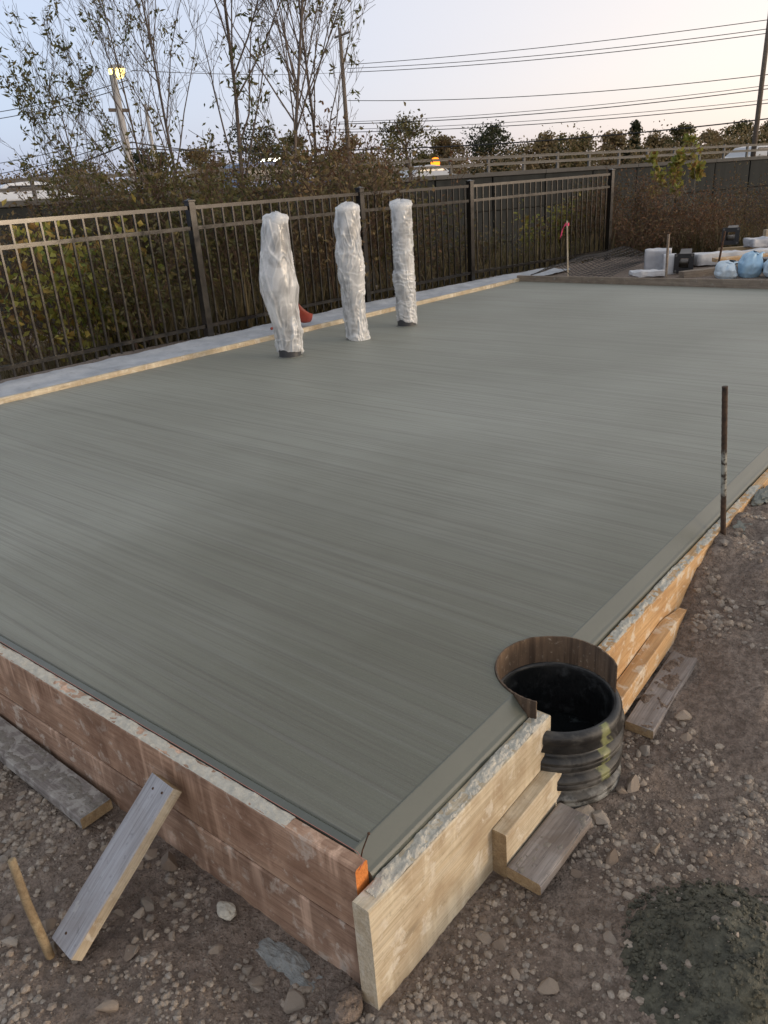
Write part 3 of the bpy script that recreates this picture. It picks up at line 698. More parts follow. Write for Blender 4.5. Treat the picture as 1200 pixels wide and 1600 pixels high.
# cleats and offcuts propping the right-hand form
board('cleat', (0.0915, 0.390, 0.066), (0.0915, 0.725, 0.074), 0.150, 0.042, MAT['w_pale'], 'short upright pale block pressed against the tan form board before the pipe', 'block', 'lumber offcuts propping the forms', seed=7, endm=MAT['w_tan'])
b = board('cleat', (0.165, 0.380, 0.034), (0.168, 0.650, 0.034), 0.036, 0.098, MAT['w_grey'], 'flat weathered plank with a straw-scratched face lying below the short upright block', 'plank', 'lumber offcuts propping the forms', seed=8, endm=MAT['w_tan'], round_r=0.006)
crust(b, 0.27, 0.098, 0.018, 41, -0.12, 0.0, 0.27, 0.010, MAT['grit'], 'grit')
board('wooden_stake', (0.0935, 0.985, 0.090), (0.0925, 1.64, 0.165), 0.080, 0.050, MAT['w_orange'], 'orange pointed stake lying on edge against the form beyond the pipe', 'stake', 'lumber offcuts propping the forms', seed=9, taper_end=0.22)
b = board('cleat', (0.175, 1.065, 0.045), (0.170, 1.50, 0.088), 0.034, 0.088, MAT['w_grey'], 'flat brown plank half bedded in dirt right of the pipe', 'plank', 'lumber offcuts propping the forms', seed=10, endm=MAT['w_tan'])
crust(b, 0.44, 0.088, 0.017, 42, -0.06, 0.0, 0.44, 0.012, MAT['dirt'], 'grit')
b = board('cleat', (-0.915, -0.130, 0.040), (-1.75, -0.140, 0.052), 0.036, 0.098, MAT['w_mottle'], 'mottled grey plank lying flat along the foot of the near form', 'plank', 'lumber offcuts propping the forms', seed=11, endm=MAT['w_tan'])
crust(b, 0.83, 0.098, 0.018, 43, -0.08, 0.0, 0.83, 0.008, MAT['grit'], 'grit')
# diagonal brace leaning on the near form
b = board('brace_board', (-0.603, -0.405, 0.022), (-0.585, -0.078, 0.290), 0.038, 0.092, MAT['w_greyblue'], 'blue-grey weathered brace leaning diagonally against the near form', 'brace', None, up=(0, -0.6, 0.8), seed=12, endm=MAT['w_tan'], sidem=MAT['w_pale'])
mb = MB(); mb.tube([(-0.629, -0.432, -0.05), (-0.640, -0.436, 0.06), (-0.652, -0.440, 0.165), (-0.656, -0.441, 0.30)], [0.0105, 0.0105, 0.010, 0.0088], 12)
tag(mb.build('wooden_stake', MAT['w_stake'], smooth=True), 'thin round wooden stake driven upright beside the foot of the brace', 'stake')

# nail heads
def nails(parent, pts, r=0.0035):
    for x, y, z, ax in pts:
        MB().lathe([(0.0001, 0.0016), (r*.8, 0.0014), (r, 0.0), (r, -0.004)], 10).build('nail_head', MAT['rust'], parent, loc=(x, y, z), rot=ax)
nails(b, [(0.395, 0.012, 0.019, (0, 0, 0)), (0.40, -0.022, 0.019, (0, 0, 0)), (0.03, 0.01, 0.019, (0, 0, 0))])
# nail and string at the near corner
mb = MB(); mb.tube([(-0.006, 0.000, 0.330), (-0.003, 0.004, 0.352), (0.006, 0.018, 0.392)], [0.0016, 0.0016, 0.0016], 8); mb.tube([(0.006, 0.018, 0.3915), (0.0064, 0.0186, 0.3935)], [0.0034, 0.0034], 10)
nail = mb.build('nail', MAT['rust'], smooth=True); tag(nail, 'bent rusty nail standing at the near slab corner', 'nail')
mb = MB(); pts = [(-2.6+0.1*k, fy(-2.6+0.1*k)-0.001, 0.3475+0.0006*math.sin(k*1.3)) for k in range(26)] + [(-0.01, -0.003, 0.349), (0.0145, -0.012, 0.3465), (0.0155, -0.030, 0.338)]
mb.tube(pts, 0.0006, 6)
tag(mb.build('string_line', MAT['string'], smooth=True), 'thin red string stretched along the inner edge of the near form', 'string')

# ------------------------------------------------------------------ drain pipe at the slab edge
def pipe():
    t = thing('drain_pipe', 'black corrugated plastic pipe standing open in a notch of the slab edge', 'pipe', (PIPE[0], PIPE[1], 0))
    prof = []
    for k in range(5):
        z0 = -0.06+k*0.062
        prof += [(0.169, z0), (0.170, z0+0.010), (0.186, z0+0.015), (0.1915, z0+0.021), (0.1915, z0+0.036), (0.189, z0+0.038), (0.1915, z0+0.040), (0.1905, z0+0.050), (0.174, z0+0.056)]
    prof = [p for p in prof if p[1] < 0.215] + [(0.180, 0.222), (0.184, 0.230), (0.184, 0.246), (0.180, 0.2555), (0.172, 0.2600), (0.163, 0.2600), (0.1590, 0.257), (0.158, 0.245)]
    z = 0.22
    while z > -0.5: prof += [(0.158, z), (0.1565, z-0.03)]; z -= 0.06
    MB().lathe(prof, 72).build('pipe_wall', MAT['hdpe'], t, smooth=True)
    mb = MB(); n = 120; a0, a1 = R(38), R(280); vs = []
    for j in range(n+1):
        a = a0+(a1-a0)*j/n; rib = 0.0016*(0.5+0.5*math.cos(j*1.7)); top = 0.3500+0.0015*float(vnoise(j*0.23, 2))
        for r, z in ((0.1655+rib, 0.252), (0.1655+rib, top), (0.1705, top), (0.1705, 0.252)): vs.append((r*math.cos(a), r*math.sin(a), z))
    fs = []
    for j in range(n):
        for q in range(3): fs.append((j*4+q, j*4+q+1, (j+1)*4+q+1, (j+1)*4+q))
    fs += [(3, 2, 1, 0), (n*4, n*4+1, n*4+2, n*4+3)]
    mb.add(vs, fs); mb.build('liner_collar', MAT['collar'], t)
    mb = MB(); mb.lathe([(0.0001, 0.0), (0.157, 0.0)], 48); mb.build('water_surface', MAT['water'], t, loc=(0, 0, 0.085))
pipe()

# steel pin by the far right form
mb = MB(); pts = []; rad = []
for k in range(60):
    h = -0.12+0.745*k/59; s = max(0, h)/0.66
    pts.append((0.060-0.048*s, 2.225-0.042*s, 0.20+h)); rad.append(0.0100+(0.0007 if k % 2 else 0))
o = MB().tube([(p[0]-0.060, p[1]-2.225, p[2]-0.20) for p in pts], rad, 12).build('steel_pin', MAT['rebar'], loc=(0.081, 2.09, 0.255))
tag(o, 'rusty steel form pin standing upright beside the orange form board', 'steel pin')
# lumps of waste concrete heaped against that form
def lump(name, c, r, seed, m, label, cat, group=None, sub=3, sq=(1, 1, 0.7), rough=0.35):
    bm = bmesh.new(); bmesh.ops.create_icosphere(bm, subdivisions=sub, radius=1.0)
    P = np.array([v.co[:] for v in bm.verts]); k = 1+rough*fbm(P[:, 0]*1.6, P[:, 1]*1.6, P[:, 2]*1.6+seed, seed, 4, 0.6)+0.10*fbm(P[:, 0]*7, P[:, 1]*7, P[:, 2]*7, seed+3, 3)
    P = P*k[:, None]*np.array(sq)*r
    for v, p in zip(bm.verts, P): v.co = p
    me = bpy.data.meshes.new(name); bm.to_mesh(me); bm.free(); setmats(me, m)
    o = link(name, me, None, c); tag(o, label, cat, group); return o
lump('concrete_lump', (0.125, 2.24, 0.262), 0.040, 3, MAT['splat_wet'], 'grey lump of waste concrete just beyond the steel pin', 'concrete lump', sq=(1.0, 1.7, 0.55), rough=0.9, sub=4)
lump('concrete_lump', (0.110, 2.60, 0.278), 0.055, 4, MAT['splat_wet'], 'larger grey heap of waste concrete against the form near right picture edge', 'concrete lump', sq=(0.9, 2.2, 0.5), rough=0.9, sub=4)
lump('concrete_lump', (-0.385, -0.105, 0.012), 0.024, 5, MAT['splat'], 'small pale concrete lump at the foot of the near form', 'concrete lump', sq=(1.2, 0.9, 0.6))
lump('dirt_clod', (0.012, -0.105, 0.006), 0.036, 6, MAT['dirt'], 'clod of dirt at the foot of the near corner board', 'dirt clod', sq=(0.9, 1.2, 0.9))
# flat spill of set concrete under the near form
def spill():
    n = 40; rr = 14; vs = []; fs = []
    cx_, cy_ = -0.17, -0.100
    for i in range(rr+1):
        for j in range(n):
            a = 2*math.pi*j/n; q = i/rr; k = 1+0.35*float(fbm(math.cos(a)*1.7, math.sin(a)*1.7, 3, 2, 3))
            x = cx_+0.125*k*q*math.cos(a); y = cy_+0.036*k*q*math.sin(a)
            vs.append((x, y, float(gz(x, y, False))+0.007*(1-q**4)-0.010*q+0.014*float(fbm(x*26, y*26, 0, 8, 4, 0.65))))
    for i in range(rr):
        for j in range(n): fs.append((i*n+j, (i+1)*n+j, (i+1)*n+(j+1) % n, i*n+(j+1) % n))
    o = MB().add(vs, fs).build('concrete_spill', MAT['spill'], smooth=False)
    tag(o, 'flat grey spill of concrete on the dirt under the near form', 'concrete spill')
spill()

# ------------------------------------------------------------------ wrapped bollards
cam_right = Vector((CR.x, CR.y, 0)).normalized()
def bollard(loc, h, left, right, label, seed, dense, ripple, tail):
    t = thing('bollard', label, 'bollard', loc, 0, 'plastic-wrapped bollards on the slab')
    mb = MB(); mb.lathe([(0.094, -0.01), (0.094, h-0.03), (0.088, h-0.018), (0.0001, h-0.012)], 32); mb.build('post', MAT['bollard'], t, smooth=True)
    nz, na = 190, 140; zs = np.linspace(0, 1, nz); V = []
    th = np.linspace(0, 2*math.pi, na, endpoint=False); TT, ZZ = np.meshgrid(th, zs)
    lz = [p[0] for p in left]; lv = [p[1] for p in left]; rz = [p[0] for p in right]; rv = [p[1] for p in right]
    cr = np.cos(TT)        # 1 on the picture-right side, -1 on the left
    rl = np.interp(ZZ, lz, lv); rr = np.interp(ZZ, rz, rv); w = 0.5+0.5*cr
    rad = rl*(1-w)+rr*w
    # film: slack smooth lobes crossed by narrow raised creases, tighter rings where it is bound
    cx3, sx3 = np.cos(TT), np.sin(TT)
    slack = fbm(cx3*1.3, sx3*1.3, ZZ*3.5+seed, seed, 2, 0.5)
    def crease(fx, fz, tw, w, sd): return np.exp(-(fbm(cx3*fx+ZZ*tw, sx3*fx-ZZ*tw*0.6, ZZ*fz+sd, sd, 2, 0.5)/w)**2)
    cA = crease(1.6, 2.2 if not dense else 4.0, 2.6, 0.07, seed+1); cB = crease(2.4, 6.0 if not dense else 11.0, -3.1, 0.09, seed+2); cC = crease(0.9, 30.0 if ripple else 18.0, 1.5, 0.16, seed+3)
    bound = 1.0 if ripple else (sstep(.34, .10, ZZ) if not dense else 0.55)
    cr_all = np.clip((0.4 if ripple else 0.9)*cA+(0.2 if ripple else 0.6)*cB+0.8*cC*bound, 0, 1.3)
    rad = rad + (0.004 if ripple else 0.014)*slack + (0.004 if ripple else 0.009)*cA + (0.002 if ripple else 0.005*(0.5+bound))*cB + 0.006*cC*bound - 0.007
    rad = np.maximum(rad, 0.0975+0.003*np.sin(TT*3+ZZ*9))
    z0 = 0.035+0.030*np.sin(TT+1.3+seed)+0.02*fbm(cx3*2, sx3*2, seed, seed+2, 3)
    z0 = z0 - tail*np.exp(-((cr-0.6)**2)/0.12)*0.05
    Z = z0+(h+0.012-z0)*ZZ + 0.02*np.clip(fbm(cx3*1.6, sx3*1.6, seed*3.3, seed, 3), -1, 1)*sstep(0.9, 1.0, ZZ)
    ax = np.arctan2(cam_right.y, cam_right.x)
    X = rad*np.cos(TT+ax); Y = rad*np.sin(TT+ax)
    V = np.stack([X.ravel(), Y.ravel(), Z.ravel()], 1); i = np.arange(nz*na).reshape(nz, na); j = np.roll(i, -1, 1)
    F = np.stack([i[:-1].ravel(), j[:-1].ravel(), j[1:].ravel(), i[1:].ravel()], 1)
    wm = npmesh('plastic_wrap', V, F, MAT['film_dense'] if dense else MAT['film'], True)
    at_ = wm.attributes.new('crease', 'FLOAT', 'POINT'); at_.data.foreach_set('value', cr_all.ravel().astype(np.float32)); link('plastic_wrap', wm, t)
    # bunched film folded over the top
    mb = MB(); n = 28; rows = [(1.02, -0.03), (1.16, 0.005), (1.05, 0.03), (0.7, 0.043), (0.3, 0.052), (0.02, 0.05)]; vs = []
    for q, (k, zz) in enumerate(rows):
        for a_ in range(n):
            a = 2*math.pi*a_/n; nn = float(fbm(math.cos(a)*2.2, math.sin(a)*2.2, seed+q*0.35, seed+40, 3))
            r = 0.094*k*(1+0.16*nn); vs.append((r*math.cos(a), r*math.sin(a), h+zz+0.030*nn*(1 if q > 0 else 0.4)))
    fs = [(q*n+a, q*n+(a+1) % n, (q+1)*n+(a+1) % n, (q+1)*n+a) for q in range(len(rows)-1) for a in range(n)]
    mb.add(vs, fs); mb.build('wrap_top', MAT['film_dense'], t, smooth=True)
    # little ring of grout where the post leaves the slab
    MB().lathe([(0.108+0.0, 0.0), (0.102, 0.006), (0.0945, 0.008)], 32).build('grout_ring', MAT['splat_wet'], t, smooth=True, loc=(0, 0, 0.0))
SZ = 0.346
bollard((-4.03, 3.72, SZ), 1.10, [(0, .105), (.08, .112), (.18, .122), (.27, .145), (.38, .178), (.48, .205), (.58, .202), (.75, .165), (.92, .135), (1, .11)],
        [(0, .112), (.08, .118), (.17, .138), (.25, .118), (.38, .112), (.50, .128), (.60, .112), (.8, .100), (1, .098)], 'nearest wrapped bollard, film ballooning wide on its left side', 2, False, False, 0)
bollard((-4.005, 4.565, SZ), 1.14, [(0, .100), (.2, .106), (.36, .108), (.5, .132), (.66, .140), (.8, .118), (.86, .128), (.95, .112), (1, .104)],
        [(0, .128), (.06, .112), (.25, .110), (.45, .112), (.55, .125), (.7, .108), (.9, .102), (1, .098)], 'middle wrapped bollard, crumpled milky film ending in a loose tail', 5, True, False, 1)
bollard((-4.0, 5.325, SZ), 1.12, [(0, .104), (.1, .110), (.2, .100), (.32, .116), (.40, .125), (.46, .104), (.6, .102), (1, .100)],
        [(0, .108), (.1, .112), (.3, .102), (.6, .104), (1, .101)], 'farthest wrapped bollard, film wound tightly in even rings', 9, True, True, 0)

# red scoop lying on the fabric behind the nearest bollard
def scoop():
    t = thing('plastic_scoop', 'red plastic scoop lying behind the nearest wrapped bollard', 'scoop', (-5.12, 4.86, 0.36), R(92))
    t.scale = (0.62, 0.62, 0.85)
    n, m = 14, 10; vs = []; fs = []
    for i in range(n+1):
        u = i/n
        for j in range(m+1):
            w = j/m*2-1; wid = 0.15*(0.8+0.2*math.sin(math.pi*min(1, u*1.1))); 
            vs.append((0.34*u-0.02*w*w*u, wid*w, 0.01+0.17*(abs(w)**2.4)*(0.35+0.65*(1-u*0.6))+0.10*(1-u)**3))
    for i in range(n):
        for j in range(m): fs.append((i*(m+1)+j, (i+1)*(m+1)+j, (i+1)*(m+1)+j+1, i*(m+1)+j+1))
    o = MB().add(vs, fs).build('blade', MAT['red_plastic'], t, smooth=True); s = o.modifiers.new('s', 'SOLIDIFY'); s.thickness = 0.006
    MB().tube([(-0.02, 0, 0.10), (-0.15, 0.01, 0.07), (-0.55, 0.03, 0.03)], [0.018, 0.016, 0.016], 10).build('handle', MAT['red_plastic'], t, smooth=True)
scoop()

# white fabric strip between the slab form and the fence
def fabric():
    ys = np.linspace(-1.5, 10.4, 420); ts = np.linspace(0, 1, 22); YY, T = np.meshgrid(ys, ts, indexing='ij')
    xin = np.interp(YY, [-0.13, 8.74], [-4.965, -4.745]); xout = fence_x(YY)+0.02
    XX = xin+(xout-xin)*T + 0.03*fbm(YY*3, T*2, 0, 31, 3)*np.where(T > 0.9, 1, 0)
    ZZ = 0.328+0.010*fbm(XX*4, YY*4, 0, 33, 4)+0.007*fbm(XX*16, YY*9, 0, 34, 3)+0.020*sstep(0.6, 1.0, T)
    V = np.stack([XX.ravel(), YY.ravel(), ZZ.ravel()], 1); i = np.arange(YY.size).reshape(YY.shape)
    F = np.stack([i[:-1, :-1].ravel(), i[:-1, 1:].ravel(), i[1:, 1:].ravel(), i[1:, :-1].ravel()], 1)
    o = link('fabric_strip', npmesh('fabric_strip', V, F, MAT['sheet'], True)); tag(o, 'crumpled white fabric strip on the ground between slab and fence', 'fabric')
fabric()

# ------------------------------------------------------------------ metal fence
def fence():
    t = thing('metal_fence', 'black metal picket fence with golden sheen along the left of the slab', 'fence', (-5.6, 4.0, 0.3))
    base = Vector((-5.6, 4.0, 0.3)); zb, ztops = 0.30, [1.60, 1.61, 1.62, 1.63, 1.645, 1.643, 1.672]
    P = [Vector((x, y, 0)) for x, y in FENCE_LINE]
    postmb = MB(); postmb.box((0, 0, 0.62), (0.074, 0.074, 1.30)); pm = postmb.mesh('post', MAT['fence'])
    capmb = MB(); capmb.box((0, 0, 0.006), (0.086, 0.086, 0.012)); capmb.add([(-.034, -.034, .012), (.034, -.034, .012), (.034, .034, .012), (-.034, .034, .012), (0, 0, .026)], [(0, 1, 4), (1, 2, 4), (2, 3, 4), (3, 0, 4)]); cm = capmb.mesh('post_cap', MAT['fence'])
    pk = MB(); pk.box((0, 0, 0), (0.017, 0.017, 1.0)); pkm = pk.mesh('picket', MAT['fence'])
    for i, p in enumerate(P):
        o = link('post', pm, t, p+Vector((0, 0, zb))-base); o.scale = (1, 1, (ztops[i]-zb+0.0)/1.27)
        dxy = (P[min(i+1, len(P)-1)]-P[max(i-1, 0)]); o.rotation_euler = (0, 0, math.atan2(dxy.y, dxy.x)); bevel(o, 0.004, 2)
        c = link('post_cap', cm, o, (0, 0, 1.27)); c.scale = (1, 1, 1)
    for i in range(len(P)-1):
        a, b_ = P[i], P[i+1]; d = (b_-a).normalized(); L = (b_-a).length
        for name, dz0, hh in (('rail', -0.055, 0.034), ('rail', -0.240, 0.034), ('rail', None, 0.034)):
            za = (ztops[i]+dz0) if dz0 is not None else 0.455; zc = (ztops[i+1]+dz0) if dz0 is not None else 0.455
            mb = MB(); up = Vector((0, 0, 1)); q0 = a+d*0.032; q1 = b_-d*0.032
            mb.bar(q0+Vector((0, 0, za)), q1+Vector((0, 0, zc)), 0.036, hh*0.45)
            for s in (-1, 1):     # raised lips of the channel
                nrm = Vector((-d.y, d.x, 0))*s*0.0165
                mb.bar(q0+nrm+Vector((0, 0, za)), q1+nrm+Vector((0, 0, zc)), 0.0045, hh)
            for v in range(len(mb.v)): mb.v[v] = tuple(Vector(mb.v[v])-base)
            mb.build(name, MAT['fence'], t)
        n = max(2, round(L/0.125)); zt0, zt1 = ztops[i]-0.06, ztops[i+1]-0.06
        for k in range(1, n):
            q = a+d*(L*k/n); zt = zt0+(zt1-zt0)*k/n; zlo = 0.365
            o = link('picket', pkm, t, Vector((q.x, q.y, (zt+zlo)/2))-base); o.scale = (1, 1, zt-zlo); o.rotation_euler = (0, 0, math.atan2(d.y, d.x))
fence()

# survey stake with ribbon beyond the far form
st = thing('survey_stake', 'slim pale survey stake with pink ribbon beyond the far form', 'stake', (-4.20, 9.21, 0.3))
MB().bar((0, 0, -0.05), (-0.03, -0.02, 0.78), 0.034, 0.016).build('stake', MAT['w_pale'], st)
mb = MB(); vs = []; fs = []
for i in range(9):
    u = i/8; vs += [(-0.03-0.07*math.sin(u*1.9)*0.7, -0.02-0.05*u, 0.77-0.17*u+0.015*math.sin(u*7)), (-0.03-0.07*math.sin(u*1.9)*0.7-0.02, -0.02-0.05*u-0.02, 0.71-0.15*u+0.02*math.sin(u*6))]
for i in range(8): fs.append((2*i, 2*i+1, 2*i+3, 2*i+2))
o = mb.add(vs, fs).build('ribbon', MAT['pink'], st, smooth=True); o.modifiers.new('s', 'SOLIDIFY').thickness = 0.002
mb = MB(); mb.box((-0.029, -0.019, 0.735), (0.044, 0.03, 0.035)); mb.build('ribbon_knot', MAT['pink'], st)


# ------------------------------------------------------------------ building materials stacked beyond the far form
def at(px, py, depth):
    """world point that lies 'depth' metres in front of the camera in the direction of picture point px, py (1200 x 1600)"""
    return CAM + (CF + CR*((px-600)/F_PX) - CU*((py-800)/F_PX))*depth
def wrinkled_box(name, size, seed, m, parent=None, loc=None, rotz=0.0, amp=0.03, sub=9):
    bm = bmesh.new(); bmesh.ops.create_cube(bm, size=1.0); bmesh.ops.subdivide_edges(bm, edges=bm.edges[:], cuts=sub, use_grid_fill=True)
    P = np.array([v.co[:] for v in bm.verts]); r = np.linalg.norm(P, axis=1, keepdims=True)
    Q = P*(1-0.10*np.clip(r-0.55, 0, 1))*np.array(size)
    k = 0.5*fbm(Q[:, 0]*6, Q[:, 1]*6, Q[:, 2]*6+seed, seed, 4, 0.6)+0.5*(0.5-2*np.abs(fbm(Q[:, 0]*4, Q[:, 1]*4, Q[:, 2]*4+seed*3, seed+2, 2))); Q = Q+P/np.maximum(r, 1e-4)*(k*amp)[:, None]
    for v, p in zip(bm.verts, Q): v.co = p
    for f in bm.faces: f.smooth = True
    me = bpy.data.meshes.new(name); bm.to_mesh(me); bm.free(); setmats(me, m)
    return link(name, me, parent, loc, (0, 0, rotz))
o = wrinkled_box('covered_bundle', (0.34, 0.36, 0.32), 3, MAT['greyfilm'], None, (-3.42, 10.40, 0.44), R(20), 0.05, 16); tag(o, 'grey plastic-covered bundle at the left end of the material stack', 'bundle')
o = wrinkled_box('foam_block', (0.17, 0.26, 0.27), 5, MAT['wfilm'], None, (-3.19, 10.22, 0.42), R(25), 0.008); tag(o, 'small pale block between the grey bundle and first black tube', 'block')
def tube_post(loc, rz, L, label):
    t = thing('square_tube', label, 'steel tube', loc, rz, 'black steel tubes with bolted end plates')
    mb = MB(); w = 0.075; th = 0.006
    for c, s_ in (((L/2, 0, w), (L, 2*w, th)), ((L/2, 0, -w), (L, 2*w, th)), ((L/2, w, 0), (L, th, 2*w-th)), ((L/2, -w, 0), (L, th, 2*w-th))): mb.box(c, s_)
    mb.build('tube', MAT['blackmetal'], t)
    mb = MB(); q = 0.125; a = 0.062
    for c, s_ in (((0, 0, (q+a)/2), (0.014, 2*q, q-a)), ((0, 0, -(q+a)/2), (0.014, 2*q, q-a)), ((0, (q+a)/2, 0), (0.014, q-a, 2*a)), ((0, -(q+a)/2, 0), (0.014, q-a, 2*a))): mb.box(c, s_)
    p = mb.build('end_plate', MAT['blackmetal'], t)
    for sy in (-1, 1):
        for sz in (-1, 1):
            MB().lathe([(0.0001, 0.006), (0.013, 0.006), (0.015, 0.0), (0.015, -0.002)], 12).build('bolt', MAT['galv'], p, loc=(-0.0085, sy*0.100, sz*0.100), rot=(0, -math.pi/2, 0))
tube_post((-2.96, 10.12, 0.445), R(108), 1.3, 'nearer black square tube with bolted end plate beside the pale block')
tube_post((-3.02, 12.25, 0.62), R(105), 1.3, 'farther black square tube with bolted end plate lying on timbers')
board('timber', (-2.85, 9.75, 0.33), (-0.6, 12.6, 0.42), 0.10, 0.13, MAT['w_far'], 'grey timber beam lying below the nearer black tube', 'timber', 'timbers in the material stack', seed=21)
board('timber', (-2.75, 10.75, 0.42), (0.3, 13.4, 0.50), 0.05, 0.20, MAT['w_orange'], 'flat orange-tan plank behind the blue bags', 'timber', 'timbers in the material stack', seed=22)
board('timber', (-3.1, 12.05, 0.40), (0.9, 14.9, 0.46), 0.13, 0.16, MAT['w_tan'], 'thick tan timber carrying the farther black tube', 'timber', 'timbers in the material stack', seed=23)
board('timber', (-2.7, 12.9, 0.60), (1.3, 15.5, 0.62), 0.12, 0.14, MAT['w_pale'], 'pale timber on top at the back of the stack', 'timber', 'timbers in the material stack', seed=24)
o = wrinkled_box('wrapped_bundle', (1.7, 0.26, 0.15), 8, MAT['wfilm'], None, (-2.55, 11.60, 0.40), R(46), 0.07, 22); tag(o, 'long white plastic-wrapped bundle between the two black tubes', 'bundle')
o = wrinkled_box('wrapped_bundle', (0.45, 0.20, 0.06), 9, MAT['wfilm'], None, (-3.32, 9.78, 0.35), R(28), 0.06, 18); tag(o, 'flat white plastic scrap in front of the grey bundle', 'bundle')
o = wrinkled_box('wrapped_bundle', (0.9, 0.22, 0.11), 13, MAT['greyfilm'], None, (-2.38, 12.30, 0.54), R(50), 0.07, 20); tag(o, 'short white plastic-wrapped bundle beside the farther black tube', 'bundle')
o = wrinkled_box('shadow_sheet', (0.8, 0.5, 0.14), 15, MAT['blackmetal'], None, (-1.75, 10.75, 0.40), R(40), 0.06, 20); tag(o, 'crumpled black sheet added as dark shadow behind the blue bags', 'sheet')  # black sheet added to stand for dark shadows in the stack
def bag(loc, size, rz, seed, m, label, flop=0.5):
    """slumped sack: pleated wall, mouth pulled together and folded over"""
    nz, na = 44, 56; zz = np.linspace(0, 1, nz); th = np.linspace(0, 2*math.pi, na, endpoint=False); T, Zt = np.meshgrid(th, zz)
    prof = np.interp(Zt, [0, .04, .2, .5, .72, .85, .95, 1.0], [0.0, .78, 1.0, .94, .70, .42, .50, .30])
    pl = 1-2.2*np.abs(fbm(np.cos(T)*2.0, np.sin(T)*2.0, Zt*1.3+seed, seed, 3, 0.55)); sl = fbm(np.cos(T)*.9, np.sin(T)*.9, Zt*2.2+seed*2, seed+7, 3)
    r = prof*(1+0.42*sl+0.26*pl*sstep(.05, .6, Zt))
    X = r*np.cos(T)*size[0]/2+flop*size[0]*sstep(.6, 1.0, Zt)**1.5*.5; Y = r*np.sin(T)*size[1]/2
    Z = size[2]*(Zt-0.30*flop*sstep(.78, 1.0, Zt)) + 0.10*size[2]*sl*sstep(.1, .5, Zt)
    V = np.stack([X.ravel(), Y.ravel(), Z.ravel()-size[2]/2], 1); i = np.arange(nz*na).reshape(nz, na); k = np.roll(i, -1, 1)
    F = np.stack([i[:-1].ravel(), k[:-1].ravel(), k[1:].ravel(), i[1:].ravel()], 1)
    o = link('plastic_bag', npmesh('plastic_bag', V, F, m, True), None, loc, (0.05, 0.08, rz)); tag(o, label, 'bag', 'pale blue bags beside the material stack')
bag((-2.30, 9.78, 0.42), (0.27, 0.28, 0.26), 0.3, 1, MAT['bluebag2'], 'leftmost pale blue bag, squat with a folded opening')
bag((-2.06, 9.95, 0.47), (0.27, 0.28, 0.38), 0.9, 2, MAT['bluebag'], 'tallest pale blue bag, standing slumped in the middle')
bag((-1.74, 9.98, 0.45), (0.33, 0.32, 0.33), 1.7, 3, MAT['bluebag2'], 'whitish blue bag cut by the right picture edge')
mb = MB(); mb.bar((0, 0, -0.05), (-0.01, 0, 0.56), 0.035, 0.022); tag(mb.build('wooden_stake', MAT['w_far'], loc=(-2.975, 9.55, 0.3)), 'grey wooden stake before the nearer black tube', 'stake')
mb = MB(); mb.tube([(0, 0, -0.05), (0.05, 0.02, 0.50)], 0.014, 8); tag(mb.build('steel_rod', MAT['rust'], loc=(-2.62, 10.45, 0.32)), 'dark thin rod leaning in the material stack before the farther tube', 'rod')

# rolled-out reinforcing mesh at the end of the fence
def wiremesh():
    mb = MB()
    def surf(u, v): 
        x = -4.75+1.05*u; y = 9.15+2.3*v
        return Vector((x, y, 0.345+0.16*math.exp(-((u-0.35)**2)/0.06)+0.05*float(fbm(u*2.5, v*2.5, 0, 4, 3))+0.06*v))
    for i in range(15):
        mb.tube([surf(i/14, k/16) for k in range(17)], 0.005, 4, False)
    for k in range(26):
        mb.tube([surf(i/12, k/25)+Vector((0, 0, 0.008)) for i in range(13)], 0.005, 4, False)
    tag(mb.build('wire_mesh', MAT['mesh']), 'crumpled sheet of dark reinforcing mesh at the far end of the fence', 'wire mesh')
wiremesh()

# ------------------------------------------------------------------ retaining wall, highway, guardrail
def WP(s, off=0.0, z=0.0): return Vector((W0.x+WD.x*s+WN.x*off, W0.y+WD.y*s+WN.y*off, z))
WLEN = 78.0; WANG = math.atan2(WD.y, WD.x)
wall = thing('retaining_wall', 'long dark stained concrete retaining wall below the highway', 'wall', WP(0), WANG)
mb = MB(); mb.box((0, 0, 0), (2.94, 0.30, 1.30)); pan = mb.mesh('wall_panel', MAT['wall'])
for k in range(26):
    for r_ in range(3):
        o = link('wall_panel', pan, wall, (1.5+k*3.0, 0.02*random.uniform(-1, 1), WALL_Z-0.18-0.66-1.33*r_)); bevel(o, 0.02, 2)
MB().box((WLEN/2, 0.35, -0.4), (WLEN, 0.25, 4.6)).build('wall_core', MAT['coping'], wall)
for k in range(13):
    MB().box((3+k*6.0, 0.05, WALL_Z-0.08), (5.97, 0.52, 0.16)).build('coping', MAT['coping'], wall)
mb = MB(); mb.box((WLEN/2, 9.6, WALL_Z-1.10), (WLEN+240, 18.0, 0.5)); hw = mb.build('highway_road', MAT['asphalt'], None, loc=WP(0), rot=(0, 0, WANG)); tag(hw, kind='structure')
mb = MB(); mb.box((0, 520, WALL_Z-1.35), (2400, 1002.0, 0.5)); ff = mb.build('far_field', MAT['field'], None, loc=WP(30), rot=(0, 0, WANG)); tag(ff, kind='structure')
gr = thing('guardrail', 'galvanised two-rail guardrail on top of the dark retaining wall', 'guardrail', WP(0, 0, WALL_Z), WANG)
pm = MB().box((0, 0, 0.33), (0.11, 0.09, 0.68)).mesh('guardrail_post', MAT['galv'])
for k in range(39): link('guardrail_post', pm, gr, (1+k*2.0, 0.12, 0))
